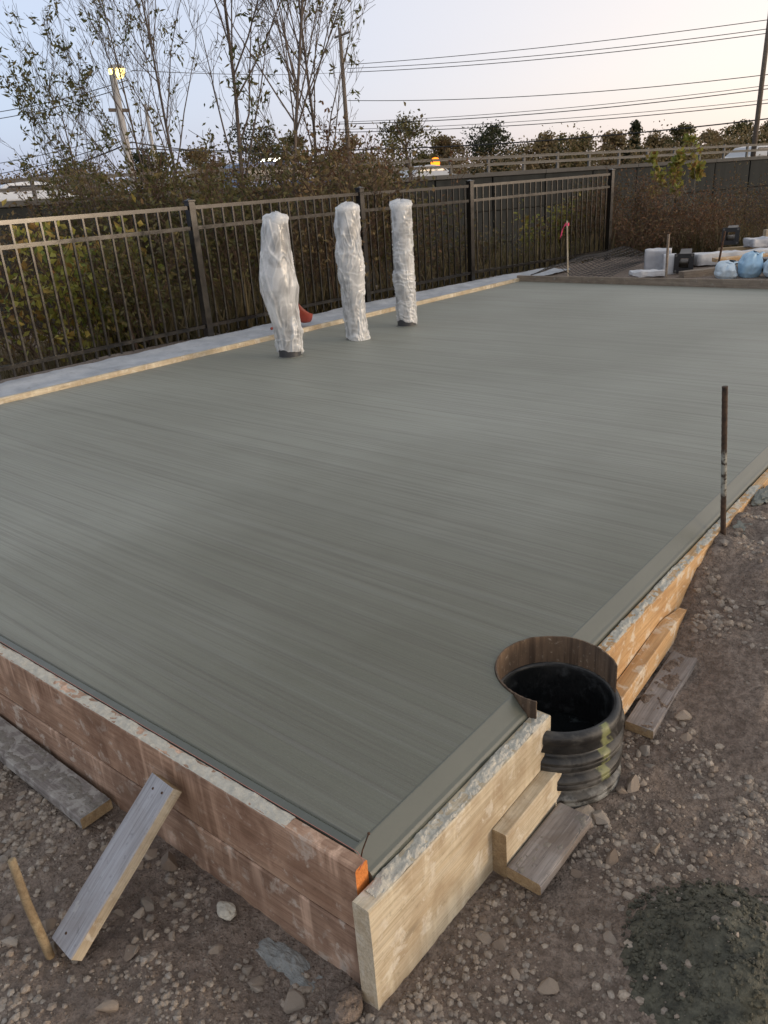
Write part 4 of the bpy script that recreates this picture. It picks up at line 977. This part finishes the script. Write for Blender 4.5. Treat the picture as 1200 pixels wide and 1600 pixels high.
for z in (0.30, 0.56):
    mb = MB()
    for dz, dy in ((-0.04, 0.0), (0.04, 0.0)): mb.box((WLEN/2, 0.05+dy, z+dz), (WLEN, 0.03, 0.026))
    mb.box((WLEN/2, 0.075, z), (WLEN, 0.02, 0.05)); mb.build('rail_beam', MAT['galv'], gr)

# ------------------------------------------------------------------ vehicles on the highway
def car(s, off, direction, paint, label, cat='car', van=False, lit=()):
    t = thing('passenger_car' if not van else 'utility_van', label, cat, WP(s, off, WALL_Z-0.85), WANG+(0 if direction > 0 else math.pi), 'vehicles on the highway')
    L, H, Wd = 4.5, 1.48, 1.78
    if van: prof = [(-2.3, .35), (-2.32, .9), (-2.25, 1.75), (-2.1, 1.85), (0.7, 1.85), (1.25, 1.15), (2.15, 1.0), (2.3, .75), (2.3, .35)]
    else: prof = [(-2.2, .35), (-2.25, .62), (-2.15, .92), (-1.55, .98), (-0.95, 1.40), (-.3, H), (.45, 1.43), (1.15, .98), (2.0, .85), (2.22, .62), (2.2, .35)]
    mb = MB(); n = len(prof); vs = []
    for sgn in (-1, 1):
        for x, z in prof: vs.append((x, sgn*(Wd/2-(0.16 if z > 1.05 else 0.0)), z))
    fs = [tuple(range(n)), tuple(n+k for k in reversed(range(n)))]+[(k, k+n, (k+1) % n+n, (k+1) % n) for k in range(n)]
    bd = mb.add(vs, fs).build('body', MAT['car_'+paint], t); bevel(bd, 0.05, 3, 25)
    win = [(-1.9, 1.1), (-1.85, 1.65), (.55, 1.65), (.95, 1.2)] if van else [(-1.35, 1.02), (-.85, 1.34), (.35, 1.36), (.85, 1.03)]
    for sgn in (-1, 1):
        y = sgn*(Wd/2-0.07); MB().add([(x, y+sgn*0.01*0, z) for x, z in win]+[(x, y-sgn*0.12, z) for x, z in win], [(0, 1, 2, 3), (7, 6, 5, 4), (0, 4, 5, 1), (1, 5, 6, 2), (2, 6, 7, 3), (3, 7, 4, 0)]).build('side_window', MAT['glass'], t)
    for x in (-1.35, 1.35):
        for sgn in (-1, 1):
            w = MB().lathe([(0.0001, .02), (.18, .02), (.2, .10), (.31, .11), (.33, .07), (.33, -.07), (.31, -.11), (.0001, -.11)], 20).build('wheel', MAT['tyre'], t, loc=(x, sgn*(Wd/2-.08), .33), rot=(-sgn*math.pi/2, 0, 0))
    ew = -2.27 if not van else -2.33
    for sgn in (-1, 1):
        MB().box((ew, sgn*.68, .80), (.08, .30, .14)).build('tail_light', MAT['tail_on'] if 'tail' in lit else MAT['red_plastic'], t)
        MB().box((2.2, sgn*.66, .68), (.10, .34, .14)).build('headlight', MAT['head_on'] if 'head' in lit else MAT['wfilm'], t)
    if 'beacon' in lit: MB().box((-0.4, 0, 1.92), (.5, .9, .12)).build('light_bar', MAT['head_on'], t)
    if 'amber' in lit: MB().lathe([(0.0001, .46), (.16, .42), (.24, .2), (.2, 0)], 14).build('amber_beacon', MAT['amber_on'], t, loc=(-0.9, 0.2, 1.36))
    return t
def s_of(px, py, off):
    """distance along the wall where the direction of a picture point crosses the lane 'off' behind the wall"""
    r_ = CF + CR*((px-600)/F_PX) - CU*((py-800)/F_PX); o_ = Vector((CAM.x-W0.x, CAM.y-W0.y)); rv = Vector((r_.x, r_.y))
    k = (off-o_.dot(WN))/rv.dot(WN); return (o_+rv*k).dot(WD)
car(s_of(28, 300, 4), 4, -1, 'white', 'white car at the left edge of the picture on the highway')
car(s_of(438, 275, 6), 6, 1, 'blue', 'blue van with lit light bar on the highway behind the bare trees', 'van', True, ('beacon', 'head'))
car(s_of(655, 268, 8), 8, -1, 'silver', 'silver car with glowing amber beacon behind the guardrail', 'car', False, ('tail', 'amber'))
car(s_of(1172, 235, 3.2), 3.2, -1, 'silver', 'silver car with lit red tail light near the right picture edge', 'car', False, ('tail',))

# ------------------------------------------------------------------ poles and overhead wires
def upole(name, base, h, r0, r1, arms, label, lean=(0, 0), group='utility poles along the highway', m=None):
    t = thing(name, label, 'utility pole', base, 0, group)
    MB().tube([(0, 0, -0.3), (lean[0]*.5, lean[1]*.5, h*.5), (lean[0], lean[1], h)], [r0, (r0+r1)/2, r1], 12).build('shaft', m or MAT['pole'], t, smooth=True)
    for z, L in arms:
        k = z/h; c = Vector((lean[0]*k, lean[1]*k, z)); a = MB().bar(c-Vector((WN.x, WN.y, 0))*L/2+Vector((WD.x, WD.y, 0))*r0, c+Vector((WN.x, WN.y, 0))*L/2+Vector((WD.x, WD.y, 0))*r0, 0.10, 0.12).build('crossarm', MAT['pole'], t)
        for q in (-.45, -.2, .2, .45):
            p = c+Vector((WN.x, WN.y, 0))*L*q+Vector((WD.x, WD.y, 0))*r0
            MB().lathe([(.025, .05), (.05, .09), (.03, .13), (.05, .17), (.0001, .21)], 10).build('insulator', MAT['ceramic'], a, smooth=True, loc=p)
    return t
GB = WALL_Z-1.1
def base_at(px, py, depth, z): p = at(px, py, depth); return Vector((p.x, p.y, z))
rp = base_at(1181, 200, 42, GB); mp = base_at(542, 200, 54, GB)
upole('utility_pole', rp, 13.0, 0.14, 0.10, [(12.2, 2.4)], 'tall utility pole at the right edge of the picture', (0.12, 0.05))
upole('utility_pole', mp, 10.9, 0.17, 0.12, [(10.5, 2.0)], 'wooden utility pole rising right of the bare trees')
lb = base_at(206, 250, 25.2, -1.6)
t = upole('street_lamp', lb, 7.1, 0.16, 0.11, [], 'pale lamp pole with lit yellow lamp among the bare trees', (-0.25, 0.0), 'utility poles along the highway', MAT['polegrey'])
t['category'] = 'street lamp'
lp = at(182, 108, 25.2)-lb; top = Vector((-0.25, 0, 7.1))
MB().tube([top-Vector((0, 0, .15)), top*.5+lp*.5+Vector((0, 0, .12)), lp+Vector((0, 0, .05))], .04, 8).build('lamp_arm', MAT['polegrey'], t)
MB().lathe([(0.0001, .14), (.16, .12), (.28, .03), (.28, 0)], 16, (lp.x, lp.y, lp.z)).build('lamp_housing', MAT['polegrey'], t)
MB().lathe([(.26, 0), (.27, -.12), (.16, -.26), (.0001, -.30)], 16, (lp.x, lp.y, lp.z)).build('lamp_bulb', MAT['sodium'], t)
c = top-Vector((0, 0, 1.0)); MB().bar(c-Vector((WN.x, WN.y, 0))*.1-CR*.35, c-CR*-.35, .1, .1).build('crossarm', MAT['pole'], t)
lp2 = base_at(241, 240, 46, GB); upole('utility_pole', lp2, 6.2, .13, .10, [(5.9, 1.2)], 'shorter pale pole right of the lit lamp pole', (-.12, 0), 'utility poles along the highway', MAT['polegrey'])
WLAB = {}
def wire(p, q, sag, r, label, n=26):
    p = Vector(p); q = Vector(q)
    pts = [p.lerp(q, k/n)-Vector((0, 0, sag*4*(k/n)*(1-k/n))) for k in range(n+1)]
    o = MB().tube(pts, r, 5).build('overhead_wire', MAT['wire']); tag(o, label, 'wire', 'overhead wires along the highway')
def span(a, da, b, db, sag, r, label): wire(at(*a, da), at(*b, db), sag, r, label)
span((543, 101), 53.6, (1320, 14), 40, .25, .020, 'topmost of the wires crossing the sky to the right')
span((543, 107), 54, (1320, 28), 40.5, .35, .020, 'second wire from the top in the right-hand sky')
span((543, 113), 54.4, (1320, 35), 41, .35, .022, 'third wire from the top in the right-hand sky')
span((543, 157), 54, (1320, 101), 41, .50, .022, 'lone wire midway between the upper and lower wire groups')
span((520, 191), 54, (1320, 117), 41.5, .40, .017, 'thin wire just above the lower wire group on the right')
span((520, 194), 54, (1320, 122), 42, .45, .026, 'upper wire of the lower group on the right')
span((480, 203), 54, (1320, 142), 41, .40, .016, 'thin wire in the middle of the lower group on the right')
span((480, 207), 54, (1320, 147), 42, .45, .024, 'wire second from the bottom of the lower group')
span((200, 232), 50, (1320, 170), 42, .85, .036, 'thick black cable lowest across the right-hand sky')
span((-120, 300), 30, (206, 222), 25.2, .35, .024, 'thick sagging cable from the left edge to the lamp pole')
span((-120, 283), 32, (206, 214), 25.2, .30, .014, 'thin cable above the thick sagging one at left')
span((-120, 270), 34, (206, 205), 25.2, .20, .012, 'upper thin cable of the low group at far left')
span((-120, 186), 34, (200, 125), 25.2, .25, .014, 'high wire from the left edge up to the lit lamp')
span((-120, 197), 34, (200, 135), 25.2, .25, .014, 'second high wire from the left edge below the first')
span((206, 110), 25.3, (543, 112), 54, .15, .012, 'thin wire from the lit lamp pole through the bare trees')
span((206, 222), 25.3, (480, 230), 50, .35, .022, 'low cable passing behind the bare trees')

# ------------------------------------------------------------------ trees and shrubs
def branch(mb, tips, p, d, L, r, lvl, rs, P):
    nseg = 5 if lvl < 2 else 4; pts = [p]; q = p.copy(); dd = d.copy()
    for k in range(nseg):
        dd = (dd+Vector(rs.normal(size=3))*P['wig']*(0.5+0.4*lvl)+Vector((0, 0, P['up']))).normalized(); q = q+dd*L/nseg; pts.append(q.copy())
    rads = [max(P['rmin'], r*(1-0.75*k/nseg)) for k in range(nseg+1)]
    mb.tube(pts, rads, 7 if lvl == 0 else (5 if lvl == 1 else 3), False)
    if lvl >= P['lv']-1:
        for k in range(1, nseg+1): tips.append((pts[k], dd.copy()))
    if lvl < P['lv']:
        for _ in range(P['kids'][lvl]):
            u = rs.uniform(P['lo'][lvl], 1.0)*nseg; i = min(nseg-1, int(u)); c = pts[i].lerp(pts[i+1], u-i)
            ax = (pts[i+1]-pts[i]).normalized(); o = Vector(rs.normal(size=3)); o = (o-ax*o.dot(ax)).normalized()
            a = rs.uniform(*P['ang']); nd = (ax*math.cos(a)+o*math.sin(a)).normalized()
            branch(mb, tips, c, nd, L*rs.uniform(*P['lr'])*(1-0.35*(u/nseg)), r*(1-0.7*u/nseg)*0.55, lvl+1, rs, P)
def leaves(tips, n, ln, wd, rs, jit, droop=0.3, keep=None, cluster=1):
    V = []; F = []; b = 0; pick = None
    for q_ in range(n):
        if q_ % cluster == 0: pick = tips[rs.integers(len(tips))]
        p, d = pick
        if keep is not None and not keep(p, rs): continue
        c = p+Vector(rs.normal(size=3))*jit; a = (d*0.6+Vector(rs.normal(size=3))*0.7-Vector((0, 0, droop))).normalized()
        s = a.cross(Vector(rs.normal(size=3))).normalized(); l = ln*rs.uniform(.6, 1.25); w = wd*rs.uniform(.6, 1.2); nn = a.cross(s)*w*0.35
        V += [c, c+a*l*.45+s*w-nn*0+nn, c+a*l, c+a*l*.45-s*w+nn]; F.append((b, b+1, b+2)); F.append((b, b+2, b+3)); b += 4
    return V, F
def tree(name, label, base, h, seed, P, nleaf, leaf, lmat, bmat, group, r0=None, dir0=(0, 0, 1), jit=0.04, cat='tree', keep=None, stems=1, spread=0.25, droop=.3, cluster=1):
    rs = np.random.default_rng(seed); mb = MB(); tips = []
    for s_ in range(stems):
        d = (Vector(dir0)+Vector((rs.normal()*spread, rs.normal()*spread, 0))*(1 if stems > 1 else .3)).normalized()
        branch(mb, tips, Vector((rs.normal()*.02*stems, rs.normal()*.02*stems, -0.1)), d, h*rs.uniform(.8, 1.08), (r0 or h*.011), 0, rs, P)
    t = thing(name, label, cat, base, 0, group)
    mb.build('trunk' if cat == 'tree' else 'stems', MAT[bmat], t, smooth=True)
    if nleaf:
        V, F = leaves(tips, nleaf, leaf[0], leaf[1], rs, jit, droop, keep, cluster)
        me = bpy.data.meshes.new('crown'); me.from_pydata(V, [], F); me.materials.append(MAT[lmat]); link('crown', me, t)
    return t
PT = dict(wig=.10, up=.10, rmin=.0032, lv=3, kids=[16, 8, 4], lo=[.38, .2, .15], ang=(.35, .72), lr=(.40, .58))
def pruned(base):
    def f(p, rs):
        q = base+p-CAM; w = q.dot(CF); return math.hypot(600+F_PX*q.dot(CR)/w-183, 800-F_PX*q.dot(CU)/w-112) > 30
    return f
def gnd(px, py, depth):
    p = at(px, py, depth); return Vector((p.x, p.y, float(gz(p.x, p.y, False))))
GT = 'bare young trees beyond the fence'
for (px, dep, h, sd_, nl, dx, lab, r0) in [
    (372, 12.5, 6.9, 31, 480, .02, 'tallest straight young tree, its dark trunk rising in the middle of the clump', .050),
    (300, 13.2, 6.6, 32, 420, -.12, 'thin young tree leaning left beside the tallest trunk', .040),
    (432, 12.0, 6.5, 33, 420, .06, 'young tree just right of the tallest trunk', .042),
    (492, 13.0, 6.4, 34, 520, .10, 'rightmost bare young tree, leafy twigs leaning to the right', .042),
    (172, 14.0, 5.5, 35, 700, -.16, 'leftmost young tree with leafier drooping branches near the lamp', .038),
    (255, 15.0, 6.4, 36, 330, -.02, 'slender sparse tree between the lamp pole and the thin leaning tree', .034)]:
    c = CR*dx; g0 = gnd(px, 330, dep); tree('young_tree', lab, g0, h, sd_, PT, int(nl*1.9), (.12, .022), 'leaf_tree', 'bark', GT, r0, (c.x, c.y, 1), .05, cluster=9, keep=pruned(g0))
# thicket of shrubs
PS = dict(wig=.16, up=.05, rmin=.0040, lv=2, kids=[9, 5], lo=[.25, .2], ang=(.3, .8), lr=(.40, .6))
GS = 'shrubs in the thicket beyond the fence'
shr = [(20, 9.5, 1.9, 'leaf_brown', 'brown shrub at far left behind the fence'), (95, 8.6, 1.7, 'leaf_yellow', 'yellow-green leafy shrub behind the left fence panel'),
       (180, 9.0, 1.5, 'leaf_yellow', 'lower yellow-leaved shrub right of the yellow-green one'), (70, 12.5, 3.2, 'leaf_brown', 'tall thin brown shrub at the left of the thicket'),
       (150, 12.0, 3.3, 'leaf_olive', 'olive shrub below the leftmost young tree'), (225, 11.5, 3.4, 'leaf_brown', 'brown shrub at the foot of the lamp pole'),
       (300, 10.5, 3.0, 'leaf_olive', 'olive shrub behind the first wide fence post'), (285, 13.0, 3.5, 'leaf_brown', 'dense brown shrub between the thin trees'),
       (360, 11.0, 3.2, 'leaf_olive', 'olive shrub at the foot of the tallest young tree'), (420, 12.8, 3.5, 'leaf_brown', 'brown shrub behind the nearest wrapped bollard'),
       (470, 11.2, 3.1, 'leaf_olive', 'olive shrub left of the middle bollard'), (520, 12.5, 3.7, 'leaf_rust', 'tall russet shrub left of the third fence post'),
       (570, 13.2, 3.7, 'leaf_rust', 'russet shrub above the middle bollard'), (600, 11.8, 2.7, 'leaf_olive', 'low olive shrub behind the farthest bollard'),
       (650, 14.5, 1.9, 'leaf_olive', 'low scrubby shrub right of the farthest bollard'), (720, 15.0, 1.3, 'leaf_brown', 'low brown shrub behind the fourth fence post'),
       (790, 15.5, 1.2, 'leaf_olive', 'low olive shrub behind the last fence panel'), (870, 15.5, 1.3, 'leaf_yellow', 'low yellowish shrub behind the survey stake'),
       (930, 15.0, 1.2, 'leaf_olive', 'low olive shrub behind the last fence post'), (215, 8.2, 1.2, 'leaf_olive', 'small dark shrub close behind the left fence panel'),
       (380, 9.0, 1.5, 'leaf_olive', 'small shrub close behind the fence left of nearest bollard'), (500, 9.6, 1.6, 'leaf_brown', 'small brown shrub close behind the fence between two bollards')]
for k, (px, dep, h, lm, lab) in enumerate(shr):
    tall = h > 2.4; h = h*.76 if tall else h
    tree('shrub', lab, gnd(px, 420, dep), h, 200+k, PS, 2600 if tall else 1300, (.075, .022) if lm != 'leaf_yellow' else (.10, .035), lm, 'twig', GS, .016, jit=.10, cat='shrub', stems=7 if tall else 6, spread=.33)
# russet scrub right of the fence and two saplings with yellow leaves
PB = dict(wig=.22, up=.02, rmin=.0035, lv=2, kids=[9, 5], lo=[.15, .1], ang=(.4, 1.0), lr=(.45, .7))
for k, (px, py, dep, h, lm, lab) in enumerate([(985, 400, 14.0, 1.35, 'leaf_rust', 'russet bush right beside the last fence post'), (1035, 400, 14.2, 1.3, 'leaf_rust', 'russet bush behind the grey bundle'),
                                         (1085, 395, 15.2, 1.35, 'leaf_rust', 'russet bush below the yellow-leaved saplings'), (1130, 390, 15.8, 1.7, 'leaf_brown', 'brown bush behind the farther black tube'),
                                         (1175, 385, 16.3, 1.9, 'leaf_rust', 'russet bush behind the pale timber'), (1215, 380, 16.8, 2.0, 'leaf_brown', 'brown bush cut by the right picture edge'),
                                         (1000, 400, 16.8, 1.5, 'leaf_olive', 'darker olive bush behind the russet bushes')]):
    p = at(px, py, dep); tree('bush', lab, Vector((p.x, p.y, float(gz(p.x, p.y, False))-.05)), h, 300+k, PB, 3600, (.06, .016), lm, 'twig', 'russet bushes beyond the material stack', .010, jit=.11, cat='bush', stems=12, spread=.55)
PY = dict(wig=.08, up=.08, rmin=.004, lv=2, kids=[7, 3], lo=[.35, .3], ang=(.3, .6), lr=(.3, .45))
for px, dep, h, sd_, lab in [(1042, 17.0, 2.5, 41, 'slim sapling with a few yellow leaves, left of the pair'), (1082, 17.4, 2.9, 42, 'slim sapling with yellow-green top, right of the pair')]:
    p = at(px, 380, dep); b0 = Vector((p.x, p.y, float(gz(p.x, p.y, False))))
    tree('sapling', lab, b0, h, sd_, PY, 700, (.13, .05), 'leaf_yellow', 'paletwig', 'yellow-leaved saplings before the wall', .018, jit=.05, cat='tree', keep=lambda q, rs, h=h: q.z > h*.80, cluster=12)
# undergrowth filling the ditch floor
def undergrowth():
    rs = np.random.default_rng(8); N = 60000
    px = rs.uniform(-60, 1260, N); dep = rs.uniform(8.0, 22, N)
    f0 = CF-CU*((450-800)/F_PX); x = CAM.x+(f0.x+CR.x*(px-600)/F_PX)*dep; y = CAM.y+(f0.y+CR.y*(px-600)/F_PX)*dep
    ok = ~((fence_x(y)-0.15 < x) & (y < 13.3+0.25*(x+4))) & ((x-W0.x)*WN.x+(y-W0.y)*WN.y < -0.6) & (vnoise(x*.5, y*.5, 0, 6) > rs.uniform(-1, .3, N))
    x, y = x[ok][:30000], y[ok][:30000]; n = len(x); z = gz(x, y, False); h = rs.uniform(.15, .75, n)
    o = np.stack([x, y, z-.03], 1); a = np.stack([rs.normal(0, .35, n), rs.normal(0, .35, n), np.ones(n)], 1); a /= np.linalg.norm(a, axis=1, keepdims=True)
    sd0 = np.stack([rs.normal(size=n), rs.normal(size=n), np.full(n, .2)], 1); sd0 *= (rs.uniform(.008, .022, n)/np.linalg.norm(sd0, axis=1))[:, None]
    V = np.stack([o-sd0, o+sd0, o+a*h[:, None]], 1).reshape(-1, 3)
    ob = link('undergrowth', npmesh('undergrowth', V, np.arange(3*n).reshape(-1, 3), MAT['leaf_grass'])); tag(ob, 'dry grass and weeds filling the ditch beyond the fence', 'undergrowth', kind='stuff')
undergrowth()
# trees beyond the highway
def far_tree(px, top, dep, wpx, lm, seed, label, conifer=False):
    rs = np.random.default_rng(seed); z0 = GB; tp = at(px, top, dep); h = tp.z-z0; rad = wpx/2*dep/F_PX
    t = thing('far_tree', label, 'tree', (tp.x, tp.y, z0), 0, 'trees beyond the highway')
    mb = MB(); mb.tube([(0, 0, -.2), (.05, 0, h*.4), (0, .05, h*.85)], [h*.028, h*.02, h*.006], 7, False)
    cl = []
    for _ in range(26 if not conifer else 20):
        u = rs.random(); zz = h*(.22+.74*u); w = (1-u)**.8*rad if conifer else rad*math.sqrt(max(.05, 1-((u-.42)/.62)**2))
        a = rs.uniform(0, 6.28); q = w*math.sqrt(rs.random())*.92; c = Vector((q*math.cos(a), q*math.sin(a), zz)); cl.append((c, rad*rs.uniform(.22, .42)))
        mb.tube([(0, 0, zz*.75), c*.6+Vector((0, 0, zz*.33)), c], [h*.008, h*.005, h*.002], 4, False)
    mb.build('trunk', MAT['bark'], t)
    V = []; F = []; b = 0
    for c, r in cl:
        for _ in range(170):
            d = Vector(rs.normal(size=3)).normalized(); p = c+d*r*1.15*rs.random()**.5; p.z = c.z+(p.z-c.z)*.8
            s = Vector(rs.normal(size=3)).normalized(); q = s.cross(Vector(rs.normal(size=3))).normalized(); l = dep*.0018*rs.uniform(.6, 1.3)
            V += [p-s*l, p+q*l*.6, p+s*l, p-q*l*.6]; F.append((b, b+1, b+2, b+3)); b += 4
    me = bpy.data.meshes.new('crown'); me.from_pydata(V, [], F); me.materials.append(MAT[lm]); link('crown', me, t)
for k, a in enumerate([(632, 184, 62, 95, 'leaf_olive', 'tall olive-brown tree just right of the russet thicket'), (765, 200, 78, 105, 'leaf_dark', 'broad dark green tree left of centre on the skyline'),
                       (842, 210, 84, 70, 'leaf_brown', 'low brown tree between two darker skyline trees'), (900, 201, 80, 70, 'leaf_olive', 'round olive tree near the middle of the skyline'),
                       (962, 208, 86, 60, 'leaf_brown', 'brown tree left of the pointed dark tree'), (993, 190, 80, 44, 'leaf_dark', 'pointed dark tree standing above the skyline', True),
                       (1030, 212, 92, 60, 'leaf_brown', 'small brown tree right of the pointed dark tree'), (1068, 197, 82, 66, 'leaf_olive', 'rounded olive tree on the right skyline'),
                       (1112, 207, 110, 70, 'leaf_brown', 'hazy brown tree behind the rounded olive one'), (1160, 190, 84, 76, 'leaf_olive', 'green tree beside the tall pole at right'), (1215, 186, 84, 76, 'leaf_olive', 'tree cut by the right picture edge on the skyline'),
                       (695, 216, 95, 70, 'leaf_brown', 'low brown tree right of the tall olive-brown tree'), (388, 196, 60, 100, 'leaf_dark', 'dark evergreen mass behind the tallest bare tree'), (455, 212, 70, 90, 'leaf_olive', 'olive tree right of the dark evergreen'),
                       (230, 226, 70, 70, 'leaf_dark', 'dark green tree behind the lamp pole'), (120, 262, 90, 110, 'leaf_brown', 'low brown tree at left behind the highway'), (20, 268, 95, 120, 'leaf_brown', 'low brown tree at the far left skyline'), (310, 235, 80, 90, 'leaf_brown', 'brown tree left of the dark evergreen'), (545, 214, 75, 90, 'leaf_brown', 'brown tree behind the wooden utility pole')]):
    far_tree(*a[:5], 400+k, a[5], *a[6:])
def far_scrub():
    rs = np.random.default_rng(12); N = 80000
    px = rs.uniform(-200, 1400, N); dep = rs.uniform(66, 130, N)
    f0 = CF-CU*((300-800)/F_PX); x = CAM.x+(f0.x+CR.x*(px-600)/F_PX)*dep; y = CAM.y+(f0.y+CR.y*(px-600)/F_PX)*dep
    top = 3.6+1.5*vnoise(x*.16, y*.16, 0, 3)+0.7*vnoise(x*.6, y*.6, 0, 5); z = GB+top*rs.random(N)**.8
    P = np.stack([x, y, z], 1)+rs.normal(0, .12, (N, 3))
    a = rs.normal(size=(N, 3)); a /= np.linalg.norm(a, axis=1, keepdims=True); b_ = np.cross(a, rs.normal(size=(N, 3))); b_ /= np.linalg.norm(b_, axis=1, keepdims=True)
    l = (dep*.0017*rs.uniform(.6, 1.3, N))[:, None]
    V = np.stack([P-a*l, P+b_*l*.7, P+a*l, P-b_*l*.7], 1).reshape(-1, 3)
    tag(link('far_scrub', npmesh('far_scrub', V, np.arange(4*N).reshape(-1, 4), MAT['leaf_brown'])), 'low brown scrub along the far side of the highway', 'scrub', kind='stuff')
far_scrub()
